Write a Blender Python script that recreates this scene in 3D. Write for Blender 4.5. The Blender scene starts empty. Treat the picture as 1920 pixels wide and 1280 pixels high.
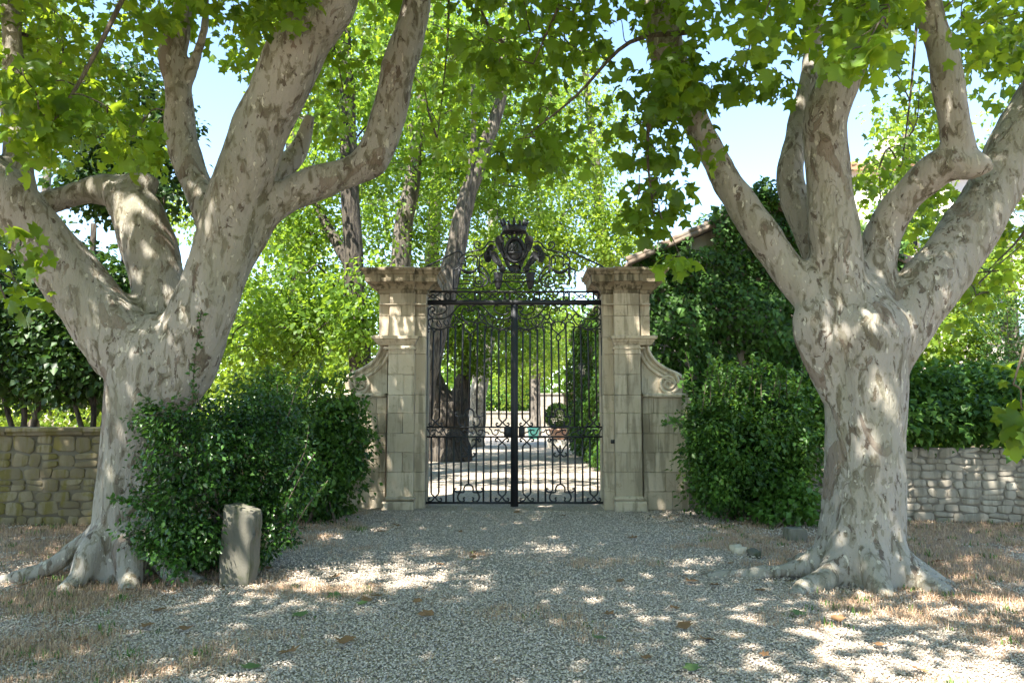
import bpy, bmesh, math, random
import numpy as np
from mathutils import Vector, Matrix, noise as mnoise

R = math.radians
random.seed(7)
rng = np.random.default_rng(11)
scene = bpy.context.scene
COL = scene.collection

# ------------------------------------------------------------------ camera
F = 1920 * 26.0 / 36.0
PITCH = math.atan(138.0 / F)
CAMZ = 1.6
cam = bpy.data.cameras.new('camera')
cam.lens = 26.0
cam.sensor_width = 36.0
cam.clip_end = 2000
cam_o = bpy.data.objects.new('camera', cam)
COL.objects.link(cam_o)
cam_o.location = (0, 0, CAMZ)
cam_o.rotation_euler = (R(90) + PITCH, 0, 0)
scene.camera = cam_o

# ------------------------------------------------------------------ sky, sun, exposure
SUN_EL, SUN_AZ = R(57), R(212)          # azimuth from +Y clockwise seen from above: behind the viewer, to the left
sun_dir = Vector((math.sin(SUN_AZ) * math.cos(SUN_EL), math.cos(SUN_AZ) * math.cos(SUN_EL), math.sin(SUN_EL)))
world = bpy.data.worlds.new('World')
scene.world = world
world.use_nodes = True
wn = world.node_tree.nodes
wn.clear()
w_out = wn.new('ShaderNodeOutputWorld')
w_bg = wn.new('ShaderNodeBackground')
w_sky = wn.new('ShaderNodeTexSky')
w_sky.sky_type = 'NISHITA'
w_sky.sun_disc = False
w_sky.sun_elevation = SUN_EL
w_sky.sun_rotation = SUN_AZ
w_sky.air_density = 1.0
w_sky.dust_density = 0.2
w_sky.ozone_density = 1.0
w_bg.inputs['Strength'].default_value = 0.135
w_wb = wn.new('ShaderNodeMix')              # white balance of the whole sky
w_wb.data_type = 'RGBA'; w_wb.blend_type = 'MULTIPLY'
w_wb.inputs[0].default_value = 1.0
w_wb.inputs[7].default_value = (0.89, 0.91, 0.91, 1)
world.node_tree.links.new(w_sky.outputs[0], w_wb.inputs[6])
world.node_tree.links.new(w_wb.outputs[2], w_bg.inputs[0])
world.node_tree.links.new(w_bg.outputs[0], w_out.inputs[0])

sun = bpy.data.lights.new('sun', 'SUN')
sun.energy = 5.0
sun.angle = R(0.53)
sun.color = (1.0, 0.945, 0.86)
sun_o = bpy.data.objects.new('sun', sun)
COL.objects.link(sun_o)
sun_o.location = (-10, -20, 30)
sun_o.rotation_euler = (-sun_dir).to_track_quat('-Z', 'Y').to_euler()

scene.view_settings.view_transform = 'Standard'
scene.view_settings.look = 'None'
scene.view_settings.gamma = 1.0
scene.view_settings.use_curve_mapping = False
scene.view_settings.exposure = 2.15
scene.cycles.use_denoising = True
scene.cycles.max_bounces = 8
scene.cycles.diffuse_bounces = 4
scene.cycles.glossy_bounces = 2
scene.cycles.transmission_bounces = 5
scene.cycles.transparent_max_bounces = 4
scene.cycles.sample_clamp_indirect = 6.0

# ------------------------------------------------------------------ helpers: pixels to places
CP, SP = math.cos(PITCH), math.sin(PITCH)

def ray(px, py):
    u = (px - 960.0) / F
    v = (640.0 - py) / F
    return Vector((u, CP - v * SP, SP + v * CP))

def at(px, py, Y):
    d = ray(px, py)
    t = Y / d.y
    return Vector((d.x * t, Y, CAMZ + d.z * t))

def m_per_px(px, py, Y):
    return (Y / ray(px, py).y) / F

def ground(px, py, z=0.0):
    d = ray(px, py)
    t = (z - CAMZ) / d.z
    return Vector((d.x * t, d.y * t, z))

def project(P):
    P = np.asarray(P, dtype=float)
    rel = P - np.array([0, 0, CAMZ])
    fwd = rel[:, 1] * CP + rel[:, 2] * SP
    up = -rel[:, 1] * SP + rel[:, 2] * CP
    f = np.where(fwd > 0.05, fwd, 0.05)
    return 960 + F * rel[:, 0] / f, 640 - F * up / f, fwd

# ------------------------------------------------------------------ helpers: meshes and objects
def np_mesh(name, V, Fs, mat=None, tint=None, smooth=False):
    """Fs: list of int arrays (n,k)."""
    me = bpy.data.meshes.new(name)
    V = np.asarray(V, dtype=np.float32)
    if not isinstance(Fs, (list, tuple)):
        Fs = [Fs]
    Fs = [np.asarray(f, dtype=np.int32) for f in Fs if len(f)]
    me.vertices.add(len(V))
    me.vertices.foreach_set('co', V.ravel())
    loops = np.concatenate([f.ravel() for f in Fs])
    tot = np.concatenate([np.full(len(f), f.shape[1], dtype=np.int32) for f in Fs])
    start = np.concatenate([[0], np.cumsum(tot)[:-1]]).astype(np.int32)
    me.loops.add(len(loops))
    me.loops.foreach_set('vertex_index', loops)
    me.polygons.add(len(tot))
    me.polygons.foreach_set('loop_start', start)
    if smooth:
        me.polygons.foreach_set('use_smooth', np.ones(len(tot), dtype=bool))
    me.update(calc_edges=True)
    if tint is not None:
        a = me.attributes.new('tint', 'FLOAT', 'POINT')
        a.data.foreach_set('value', np.asarray(tint, dtype=np.float32))
    if mat is not None:
        me.materials.append(mat)
    return me

def link(name, me, parent=None, label=None, cat=None, group=None, kind=None):
    o = bpy.data.objects.new(name, me)
    COL.objects.link(o)
    if parent is not None:
        o.parent = parent
        o.matrix_parent_inverse = PINV[parent.name]
        PINV[o.name] = Matrix.Identity(4)
    else:
        PINV[o.name] = Matrix.Identity(4)
    if label: o['label'] = label
    if cat: o['category'] = cat
    if group: o['group'] = group
    if kind: o['kind'] = kind
    return o

PINV = {}

def thing(name, loc, label, cat, group=None, kind=None):
    o = bpy.data.objects.new(name, None)
    COL.objects.link(o)
    o.location = loc
    o.empty_display_size = 0.2
    PINV[o.name] = Matrix.Translation(-Vector(loc))
    o['label'] = label
    o['category'] = cat
    if group: o['group'] = group
    if kind: o['kind'] = kind
    return o

class MB:
    """collects shapes (world coordinates) into one mesh"""
    def __init__(self):
        self.V = []; self.Q = []; self.T = []; self.n = 0
    def add(self, V, Q=None, T=None):
        V = np.asarray(V, dtype=float).reshape(-1, 3)
        if Q is not None and len(Q): self.Q.append(np.asarray(Q, dtype=int).reshape(-1, 4) + self.n)
        if T is not None and len(T): self.T.append(np.asarray(T, dtype=int).reshape(-1, 3) + self.n)
        self.V.append(V); self.n += len(V)
        return self
    def tube(self, P, Rad, sides=6, cap=True):
        V, Q, T = tube_geo(P, Rad, sides, cap)
        return self.add(V, Q, T)
    def box(self, x0, x1, y0, y1, z0, z1):
        V = [(x, y, z) for z in (z0, z1) for y in (y0, y1) for x in (x0, x1)]
        return self.add(V, [(0, 2, 3, 1), (4, 5, 7, 6), (0, 1, 5, 4), (2, 6, 7, 3), (0, 4, 6, 2), (1, 3, 7, 5)])
    def prism(self, pts, y0, y1):
        """outline of (x,z) points extruded along y"""
        n = len(pts)
        V = [(x, y0, z) for x, z in pts] + [(x, y1, z) for x, z in pts]
        cx = sum(p[0] for p in pts) / n; cz = sum(p[1] for p in pts) / n
        Q = [(i, (i + 1) % n, n + (i + 1) % n, n + i) for i in range(n)]
        bm = bmesh.new()
        vs = [bm.verts.new((x, 0, z)) for x, z in pts]
        f = bm.faces.new(vs)
        bmesh.ops.triangulate(bm, faces=[f])
        bm.verts.index_update()
        tris = [[v.index for v in t.verts] for t in bm.faces]
        bm.free()
        T = tris + [[n + c for c in reversed(t)] for t in tris]
        return self.add(V, Q, T)
    def lathe(self, cx, cy, prof, sides=12, sx=1.0, sy=1.0):
        """prof: (r,z) list, axis vertical"""
        V = []; Q = []
        for r, z in prof:
            for k in range(sides):
                a = 2 * math.pi * k / sides
                V.append((cx + sx * r * math.cos(a), cy + sy * r * math.sin(a), z))
        for i in range(len(prof) - 1):
            for k in range(sides):
                k2 = (k + 1) % sides
                Q.append((i * sides + k, i * sides + k2, (i + 1) * sides + k2, (i + 1) * sides + k))
        self.add(V, Q)
        b = len(V)
        self.add([(cx, cy, prof[0][1]), (cx, cy, prof[-1][1])])
        T = []
        n0 = self.n - 2 - b
        for k in range(sides):
            k2 = (k + 1) % sides
            T.append((n0 + b, n0 + k2, n0 + k)); T.append((n0 + b + 1, n0 + (len(prof) - 1) * sides + k, n0 + (len(prof) - 1) * sides + k2))
        self.T.append(np.asarray(T, dtype=int))
        return self
    def ball(self, c, r, su=8, sv=6):
        rx, ry, rz = (r, r, r) if not hasattr(r, '__len__') else r
        V = [(c[0], c[1], c[2] - rz)]
        for i in range(1, sv):
            th = math.pi * i / sv
            for k in range(su):
                a = 2 * math.pi * k / su
                V.append((c[0] + rx * math.sin(th) * math.cos(a), c[1] + ry * math.sin(th) * math.sin(a), c[2] - rz * math.cos(th)))
        V.append((c[0], c[1], c[2] + rz))
        Q = []; T = []
        for k in range(su):
            k2 = (k + 1) % su
            T.append((0, 1 + k2, 1 + k))
            T.append((len(V) - 1, 1 + (sv - 2) * su + k, 1 + (sv - 2) * su + k2))
            for i in range(sv - 2):
                Q.append((1 + i * su + k, 1 + i * su + k2, 1 + (i + 1) * su + k2, 1 + (i + 1) * su + k))
        return self.add(V, Q, T)
    def mesh(self, name, mat, smooth=False):
        Fs = []
        if self.Q: Fs.append(np.concatenate(self.Q))
        if self.T: Fs.append(np.concatenate(self.T))
        return np_mesh(name, np.concatenate(self.V), Fs, mat, smooth=smooth)
    def build(self, name, mat, parent=None, smooth=False, **kw):
        return link(name, self.mesh(name, mat, smooth), parent, **kw)

def tube_geo(P, Rad, sides=6, cap=True):
    P = np.asarray(P, dtype=float)
    n = len(P)
    Rad = np.full(n, Rad, dtype=float) if not hasattr(Rad, '__len__') else np.asarray(Rad, dtype=float)
    T = np.gradient(P, axis=0)
    T /= np.maximum(np.linalg.norm(T, axis=1, keepdims=True), 1e-9)
    ref = np.array([0, 1, 0]) if abs(T[0][1]) < 0.8 else np.array([1.0, 0, 0])
    u = np.cross(T[0], ref); u /= np.linalg.norm(u)
    V = np.zeros((n * sides + 2, 3))
    ang = np.arange(sides) * 2 * math.pi / sides
    for i in range(n):
        u = u - T[i] * np.dot(u, T[i])
        l = np.linalg.norm(u)
        u = u / l if l > 1e-6 else np.cross(T[i], [0.3, 0.5, 0.8])
        w = np.cross(T[i], u)
        V[i * sides:(i + 1) * sides] = P[i] + Rad[i] * (np.outer(np.cos(ang), u) + np.outer(np.sin(ang), w))
    V[-2] = P[0]; V[-1] = P[-1]
    k = np.arange(sides); k2 = (k + 1) % sides
    Q = np.concatenate([np.stack([i * sides + k, i * sides + k2, (i + 1) * sides + k2, (i + 1) * sides + k], 1) for i in range(n - 1)])
    Tr = np.concatenate([np.stack([np.full(sides, n * sides), k2, k], 1),
                         np.stack([np.full(sides, n * sides + 1), (n - 1) * sides + k, (n - 1) * sides + k2], 1)]) if cap else None
    return V, Q, Tr

def smooth_path(pts, per=6):
    """Catmull-Rom through rows of any width"""
    A = np.asarray(pts, dtype=float)
    if len(A) < 3: 
        t = np.linspace(0, 1, per + 1)[:, None]
        return A[0] * (1 - t) + A[-1] * t
    E = np.vstack([2 * A[0] - A[1], A, 2 * A[-1] - A[-2]])
    out = []
    for i in range(1, len(E) - 2):
        p0, p1, p2, p3 = E[i - 1], E[i], E[i + 1], E[i + 2]
        for j in range(per):
            t = j / per
            out.append(0.5 * ((2 * p1) + (-p0 + p2) * t + (2 * p0 - 5 * p1 + 4 * p2 - p3) * t * t + (-p0 + 3 * p1 - 3 * p2 + p3) * t ** 3))
    out.append(A[-1])
    return np.array(out)

# ------------------------------------------------------------------ materials
class N:
    def __init__(self, name):
        self.m = bpy.data.materials.new(name)
        self.m.use_nodes = True
        self.t = self.m.node_tree
        self.t.nodes.clear()
        self.out = self.t.nodes.new('ShaderNodeOutputMaterial')
        self.b = self.t.nodes.new('ShaderNodeBsdfPrincipled')
        self.t.links.new(self.b.outputs[0], self.out.inputs[0])
    def n(self, typ, **kw):
        x = self.t.nodes.new(typ)
        for k, v in kw.items():
            if k in x.inputs.keys(): x.inputs[k].default_value = v
            else: setattr(x, k, v)
        return x
    def l(self, a, b): self.t.links.new(a, b)
    def coord(self, scale=(1, 1, 1), kind='Object'):
        c = self.n('ShaderNodeTexCoord'); mp = self.n('ShaderNodeMapping')
        mp.inputs['Scale'].default_value = scale
        self.l(c.outputs[kind], mp.inputs[0])
        return mp.outputs[0]
    def world(self, scale=(1, 1, 1)):
        c = self.n('ShaderNodeNewGeometry'); mp = self.n('ShaderNodeMapping')
        mp.inputs['Scale'].default_value = scale
        self.l(c.outputs['Position'], mp.inputs[0])
        return mp.outputs[0]
    def noise(self, vec, scale, detail=4, rough=0.55, dist=0.0, off=0.0):
        x = self.n('ShaderNodeTexNoise')
        if off:
            mp = self.n('ShaderNodeMapping'); mp.inputs['Location'].default_value = (off, off * 1.7, -off)
            self.l(vec, mp.inputs[0]); vec = mp.outputs[0]
        self.l(vec, x.inputs['Vector'])
        x.inputs['Scale'].default_value = scale; x.inputs['Detail'].default_value = detail
        x.inputs['Roughness'].default_value = rough; x.inputs['Distortion'].default_value = dist
        return x.outputs['Fac']
    def step(self, val, lo, hi):
        x = self.n('ShaderNodeMapRange', interpolation_type='SMOOTHSTEP')
        x.inputs['From Min'].default_value = lo; x.inputs['From Max'].default_value = hi
        self.l(val, x.inputs['Value'])
        return x.outputs['Result']
    def mix(self, fac, a, b, blend='MIX'):
        x = self.n('ShaderNodeMix', data_type='RGBA', blend_type=blend)
        for s, v in ((0, fac), (6, a), (7, b)):
            if isinstance(v, (int, float)): x.inputs[s].default_value = v
            elif isinstance(v, tuple): x.inputs[s].default_value = v + (1,) if len(v) == 3 else v
            else: self.l(v, x.inputs[s])
        return x.outputs[2]
    def math(self, op, a, b=0.0):
        x = self.n('ShaderNodeMath', operation=op)
        for i, v in enumerate((a, b)):
            if isinstance(v, (int, float)): x.inputs[i].default_value = v
            else: self.l(v, x.inputs[i])
        return x.outputs[0]
    def color(self, c):
        if isinstance(c, tuple): self.b.inputs['Base Color'].default_value = c + (1,)
        else: self.l(c, self.b.inputs['Base Color'])
    def rough(self, r):
        if isinstance(r, (int, float)): self.b.inputs['Roughness'].default_value = r
        else: self.l(r, self.b.inputs['Roughness'])
    def bump(self, h, strength=0.3, dist=0.02):
        x = self.n('ShaderNodeBump'); x.inputs['Strength'].default_value = strength; x.inputs['Distance'].default_value = dist
        self.l(h, x.inputs['Height']); self.l(x.outputs[0], self.b.inputs['Normal'])

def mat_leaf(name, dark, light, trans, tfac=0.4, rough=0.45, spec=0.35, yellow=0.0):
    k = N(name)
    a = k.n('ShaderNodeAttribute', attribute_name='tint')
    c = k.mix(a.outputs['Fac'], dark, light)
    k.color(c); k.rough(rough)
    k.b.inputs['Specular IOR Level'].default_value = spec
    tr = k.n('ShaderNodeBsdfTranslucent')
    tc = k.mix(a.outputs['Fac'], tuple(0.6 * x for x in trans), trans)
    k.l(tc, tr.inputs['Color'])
    ms = k.n('ShaderNodeMixShader'); ms.inputs[0].default_value = tfac
    k.l(k.b.outputs[0], ms.inputs[1]); k.l(tr.outputs[0], ms.inputs[2])
    k.l(ms.outputs[0], k.out.inputs[0])
    return k.m

M = {}
M['plane_leaf'] = mat_leaf('plane_leaf', (0.03, 0.08, 0.010), (0.115, 0.215, 0.022), (0.42, 0.58, 0.03), 0.54)
M['canopy_leaf'] = mat_leaf('canopy_leaf', (0.04, 0.095, 0.012), (0.12, 0.22, 0.025), (0.34, 0.52, 0.035), 0.5)
M['bright_leaf'] = mat_leaf('bright_leaf', (0.055, 0.115, 0.014), (0.165, 0.26, 0.03), (0.42, 0.56, 0.04), 0.5)
M['evergreen_leaf'] = mat_leaf('evergreen_leaf', (0.010, 0.032, 0.008), (0.045, 0.105, 0.018), (0.10, 0.20, 0.02), 0.25)
M['box_leaf'] = mat_leaf('box_leaf', (0.008, 0.032, 0.007), (0.055, 0.14, 0.02), (0.10, 0.22, 0.02), 0.22, 0.33, 0.5)
M['shrub_leaf'] = mat_leaf('shrub_leaf', (0.009, 0.036, 0.007), (0.075, 0.17, 0.027), (0.20, 0.36, 0.03), 0.3)
M['ivy_leaf'] = mat_leaf('ivy_leaf', (0.008, 0.033, 0.007), (0.075, 0.165, 0.025), (0.17, 0.32, 0.025), 0.27, 0.5, 0.25)

def mat_plane_bark():
    k = N('plane_bark')
    v = k.world((1, 1, 0.45))
    big = k.noise(v, 1.6, 3, 0.5)
    n1 = k.noise(v, 13.0, 5, 0.55, 0.6)
    n2 = k.noise(v, 10.0, 5, 0.55, 0.8, 13.1)
    n3 = k.noise(v, 2.6, 6, 0.6, 1.0, 31.7)
    n4 = k.noise(v, 19.0, 4, 0.5, 0.4, 57.3)
    fine = k.noise(v, 60.0, 4, 0.6)
    base = k.mix(big, (0.255, 0.235, 0.20), (0.40, 0.37, 0.325))
    base = k.mix(k.step(n2, 0.53, 0.538), base, (0.225, 0.205, 0.155))
    base = k.mix(k.step(n2, 0.60, 0.606), base, (0.125, 0.105, 0.072))
    base = k.mix(k.step(n4, 0.64, 0.646), base, (0.56, 0.52, 0.43))
    base = k.mix(k.step(n1, 0.625, 0.632), base, (0.085, 0.062, 0.045))
    base = k.mix(k.step(n4, 0.325, 0.315), base, (0.16, 0.12, 0.09))
    brown = k.math('MULTIPLY', k.step(n3, 0.60, 0.61), 0.7)
    base = k.mix(brown, base, (0.15, 0.105, 0.075))
    moss = k.math('MULTIPLY', k.step(k.noise(v, 1.1, 4, 0.6, 0.3, 77.0), 0.56, 0.72), 0.35)
    base = k.mix(moss, base, (0.20, 0.20, 0.09))
    strk = k.noise(k.world((7, 7, 0.9)), 1.6, 5, 0.65, 0.4, 19.0)
    base = k.mix(k.math('MULTIPLY', k.step(strk, 0.5, 0.72), 0.5), base, (0.20, 0.175, 0.14))
    base = k.mix(k.math('MULTIPLY', k.step(k.noise(v, 2.4, 4, 0.6, 0.4, 88.0), 0.5, 0.62), 0.45), base, (0.27, 0.255, 0.19))
    base = k.mix(k.math('MULTIPLY', fine, 0.35), base, (0.20, 0.18, 0.15))
    k.color(base); k.rough(0.8)
    k.b.inputs['Specular IOR Level'].default_value = 0.25
    h = k.math('ADD', k.math('MULTIPLY', k.step(n2, 0.60, 0.61), -0.6), k.math('MULTIPLY', k.step(n1, 0.605, 0.615), -0.9))
    h = k.math('ADD', h, k.math('MULTIPLY', k.step(n4, 0.64, 0.65), 0.7))
    h = k.math('ADD', h, k.math('MULTIPLY', brown, 0.9))
    h = k.math('ADD', h, k.math('MULTIPLY', fine, 0.5))
    h = k.math('ADD', h, k.math('MULTIPLY', n3, 1.5))
    h = k.math('ADD', h, k.math('MULTIPLY', strk, 2.0))
    k.bump(h, 0.9, 0.016)
    return k.m
M['plane_bark'] = mat_plane_bark()

def mat_dark_bark(name, c1, c2, sc=14):
    k = N(name)
    v = k.world((1, 1, 0.16))
    n = k.noise(v, sc, 5, 0.6, 0.6)
    g = k.noise(v, sc * 3, 4, 0.6)
    k.color(k.mix(k.step(n, 0.38, 0.62), c1, c2)); k.rough(0.9)
    k.bump(k.math('ADD', n, k.math('MULTIPLY', g, 0.4)), 0.9, 0.05)
    return k.m
M['dark_bark'] = mat_dark_bark('dark_bark', (0.02, 0.016, 0.012), (0.085, 0.07, 0.052))
M['grey_bark'] = mat_dark_bark('grey_bark', (0.05, 0.042, 0.033), (0.17, 0.145, 0.115))
M['twig'] = mat_dark_bark('twig', (0.07, 0.055, 0.04), (0.16, 0.13, 0.09), 30)

def mat_limestone(name, c1, c2, stain, amount=0.5, rnd=0.14):
    k = N(name)
    v = k.world()
    oi = k.n('ShaderNodeObjectInfo')
    a = k.noise(v, 2.2, 5, 0.6, 0.3)
    fine = k.noise(v, 45, 5, 0.65)
    c = k.mix(k.step(a, 0.3, 0.7), c1, c2)
    c = k.mix(k.math('MULTIPLY', oi.outputs['Random'], 0.7), c, tuple(x * 0.66 for x in c1))
    streak = k.noise(k.world((7, 7, 0.7)), 1.3, 4, 0.6, 0.2, 5.0)
    st = k.math('MULTIPLY', k.step(k.math('MULTIPLY', streak, k.math('ADD', a, 0.55)), 0.47, 0.68), amount)
    c = k.mix(st, c, stain)
    lich = k.math('MULTIPLY', k.step(k.noise(v, 5.5, 6, 0.7, 0.5, 21.0), 0.55, 0.66), amount * 0.75)
    c = k.mix(lich, c, tuple(x * 1.25 for x in stain))
    c = k.mix(k.math('MULTIPLY', k.step(fine, 0.55, 0.75), 0.25), c, tuple(x * 0.45 for x in c1))
    k.color(c); k.rough(0.88)
    pits = k.noise(v, 16, 6, 0.7, 0.0, 9.0)
    k.bump(k.math('ADD', k.math('MULTIPLY', fine, 0.5), pits), 0.5, 0.012)
    return k.m
M['limestone'] = mat_limestone('limestone', (0.52, 0.44, 0.32), (0.64, 0.56, 0.43), (0.16, 0.135, 0.085), 0.62)
M['cornice_stone'] = mat_limestone('cornice_stone', (0.30, 0.245, 0.16), (0.46, 0.39, 0.275), (0.08, 0.068, 0.04), 0.95)
M['mossy_stone'] = mat_limestone('mossy_stone', (0.15, 0.12, 0.065), (0.26, 0.22, 0.14), (0.115, 0.095, 0.018), 0.95)
M['pale_stone'] = mat_limestone('pale_stone', (0.30, 0.265, 0.21), (0.44, 0.40, 0.33), (0.15, 0.13, 0.095), 0.7)
M['mortar'] = mat_limestone('mortar', (0.14, 0.12, 0.08), (0.20, 0.175, 0.125), (0.12, 0.10, 0.06), 0.6)
M['pale_mortar'] = mat_limestone('pale_mortar', (0.22, 0.195, 0.16), (0.31, 0.28, 0.235), (0.14, 0.12, 0.09), 0.6)
M['marker_stone'] = mat_limestone('marker_stone', (0.14, 0.13, 0.10), (0.23, 0.215, 0.17), (0.06, 0.065, 0.03), 0.9)
M['old_plaster'] = mat_limestone('old_plaster', (0.27, 0.25, 0.215), (0.37, 0.345, 0.30), (0.17, 0.15, 0.12), 0.6)
M['plaster'] = mat_limestone('plaster', (0.62, 0.57, 0.49), (0.70, 0.655, 0.575), (0.40, 0.35, 0.28), 0.3)

def mat_iron():
    k = N('wrought_iron')
    v = k.world()
    n = k.noise(v, 25, 4, 0.6)
    rust = k.step(k.noise(v, 6, 5, 0.65), 0.62, 0.75)
    c = k.mix(n, (0.008, 0.009, 0.012), (0.022, 0.024, 0.03))
    c = k.mix(k.math('MULTIPLY', rust, 0.45), c, (0.05, 0.03, 0.02))
    k.color(c); k.rough(k.math('ADD', 0.38, k.math('MULTIPLY', n, 0.3)))
    k.b.inputs['Metallic'].default_value = 0.0
    k.b.inputs['Specular IOR Level'].default_value = 0.5
    k.bump(n, 0.25, 0.004)
    return k.m
M['iron'] = mat_iron()

def mat_tile():
    k = N('roof_tile')
    v = k.world()
    oi = k.n('ShaderNodeObjectInfo')
    c = k.mix(k.noise(v, 5, 4, 0.6), (0.36, 0.19, 0.11), (0.50, 0.33, 0.22))
    c = k.mix(k.step(k.noise(v, 2.0, 5, 0.65), 0.5, 0.72), c, (0.30, 0.26, 0.20))
    k.color(c); k.rough(0.85)
    return k.m
M['tile'] = mat_tile()
M['old_tile'] = mat_limestone('old_tile', (0.20, 0.145, 0.105), (0.30, 0.24, 0.19), (0.11, 0.10, 0.08), 0.8)

def mat_plain(name, c, rough=0.6, spec=0.4, var=0.25):
    k = N(name)
    n = k.noise(k.world(), 12, 4, 0.6)
    k.color(k.mix(n, tuple(x * (1 - var) for x in c), tuple(min(1, x * (1 + var)) for x in c))); k.rough(rough)
    k.b.inputs['Specular IOR Level'].default_value = spec
    return k.m
M['black_plastic'] = mat_plain('black_plastic', (0.015, 0.016, 0.018), 0.4)
M['lantern_metal'] = mat_plain('lantern_metal', (0.02, 0.025, 0.03), 0.45)
M['lantern_glass'] = mat_plain('lantern_glass', (0.62, 0.60, 0.52), 0.25, 0.6, 0.1)
M['shutter'] = mat_plain('shutter', (0.40, 0.60, 0.66), 0.6)
M['window_glass'] = mat_plain('window_glass', (0.03, 0.04, 0.05), 0.08, 0.8)
M['turquoise'] = mat_plain('turquoise', (0.08, 0.33, 0.31), 0.5)
M['terracotta'] = mat_plain('terracotta', (0.45, 0.27, 0.19), 0.8)
M['dry_leaf'] = mat_plain('dry_leaf', (0.22, 0.125, 0.06), 0.8, 0.2, 0.5)
M['green_fallen'] = mat_plain('green_fallen', (0.10, 0.16, 0.05), 0.6, 0.3, 0.4)

def mat_tinted(name, cols, rough=0.85):
    k = N(name)
    a = k.n('ShaderNodeAttribute', attribute_name='tint')
    r = k.n('ShaderNodeValToRGB')
    cr = r.color_ramp
    while len(cr.elements) < len(cols): cr.elements.new(0.5)
    for e, (p, c) in zip(cr.elements, cols):
        e.position = p; e.color = c + (1,)
    k.l(a.outputs['Fac'], r.inputs[0])
    k.color(r.outputs[0]); k.rough(rough)
    k.b.inputs['Specular IOR Level'].default_value = 0.25
    return k.m
M['pebble'] = mat_tinted('pebble', [(0.0, (0.22, 0.185, 0.15)), (0.35, (0.43, 0.37, 0.30)), (0.7, (0.60, 0.525, 0.43)), (0.9, (0.64, 0.50, 0.36)), (1.0, (0.80, 0.72, 0.61))], 0.8)
M['straw'] = mat_tinted('straw', [(0.0, (0.22, 0.125, 0.075)), (0.4, (0.46, 0.30, 0.19)), (0.8, (0.62, 0.45, 0.31)), (1.0, (0.20, 0.26, 0.07))])
M['weed'] = mat_tinted('weed', [(0.0, (0.04, 0.10, 0.02)), (1.0, (0.12, 0.22, 0.04))], 0.6)

def mat_ground():
    k = N('gravel_ground')
    v = k.world()
    vor = k.n('ShaderNodeTexVoronoi'); vor.inputs['Scale'].default_value = 48
    k.l(v, vor.inputs['Vector'])
    sep = k.n('ShaderNodeSeparateColor'); k.l(vor.outputs['Color'], sep.inputs[0])
    peb = k.mix(sep.outputs[0], (0.32, 0.275, 0.225), (0.62, 0.54, 0.44))
    peb = k.mix(k.math('MULTIPLY', k.step(sep.outputs[1], 0.75, 0.95), 0.5), peb, (0.45, 0.34, 0.25))
    peb = k.mix(k.step(vor.outputs['Distance'], 0.28, 0.75), peb, (0.20, 0.175, 0.145))
    soiln = k.noise(v, 9, 6, 0.7)
    soil = k.mix(soiln, (0.20, 0.145, 0.105), (0.42, 0.31, 0.225))
    # gravel in the middle of the drive, earth and dry grass to the sides
    geo = k.n('ShaderNodeSeparateXYZ'); k.l(v, geo.inputs[0])
    ax = k.math('ABSOLUTE', k.math('SUBTRACT', geo.outputs[0], 0.2))
    edge = k.math('ADD', k.math('MULTIPLY', k.step(ax, 1.9, 4.2), 0.33), k.noise(v, 0.9, 6, 0.65, 0.4))
    m = k.step(edge, 0.60, 0.80)
    c = k.mix(m, peb, soil)
    patch = k.math('MULTIPLY', k.step(k.noise(v, 1.7, 5, 0.6, 0.5, 41.0), 0.58, 0.68), 0.6)
    c = k.mix(patch, c, (0.40, 0.30, 0.20))
    k.color(c); k.rough(0.95)
    k.b.inputs['Specular IOR Level'].default_value = 0.15
    h = k.math('SUBTRACT', k.math('MULTIPLY', soiln, 0.5), vor.outputs['Distance'])
    k.bump(h, 0.8, 0.015)
    return k.m
M['ground'] = mat_ground()

# ------------------------------------------------------------------ ground
def ground_z(x, y):
    return 0.0

nx = 60
xs = np.concatenate([[-400, -120, -50], np.linspace(-20, 20, nx), [50, 120, 400]])
ys = np.concatenate([[-300, -80, -20], np.linspace(-6, 30, nx), [60, 120, 500]])
GX, GY = np.meshgrid(xs, ys)
GZ = np.zeros_like(GX)
for i in range(GX.shape[0]):
    for j in range(GX.shape[1]):
        x, y = GX[i, j], GY[i, j]
        if abs(x) < 20 and -6 < y < 30:
            GZ[i, j] = 0.03 * mnoise.noise((x * 0.5, y * 0.5, 0.3)) - 0.015
V = np.stack([GX.ravel(), GY.ravel(), GZ.ravel()], 1)
w = len(xs)
Q = [(i * w + j, i * w + j + 1, (i + 1) * w + j + 1, (i + 1) * w + j) for i in range(len(ys) - 1) for j in range(w - 1)]
link('ground', np_mesh('ground', V, np.array(Q), M['ground'], smooth=True), kind='structure')

# ------------------------------------------------------------------ leaf machinery
def tmpl(pts, faces):
    return np.array(pts, dtype=float), np.array(faces, dtype=int)

def star_leaf(half, cy=0.36, droop=0.22):
    out = [(0.0, 0.0)] + half + [(0.0, 1.0)] + [(-x, y) for x, y in reversed(half)]
    pts = [(0, cy, 0.05)] + [(x, y, -droop * (x * x * 1.6 + (y - cy) ** 2)) for x, y in out]
    n = len(out)
    return tmpl(pts, [(0, 1 + i, 1 + (i + 1) % n) for i in range(n)])

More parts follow.
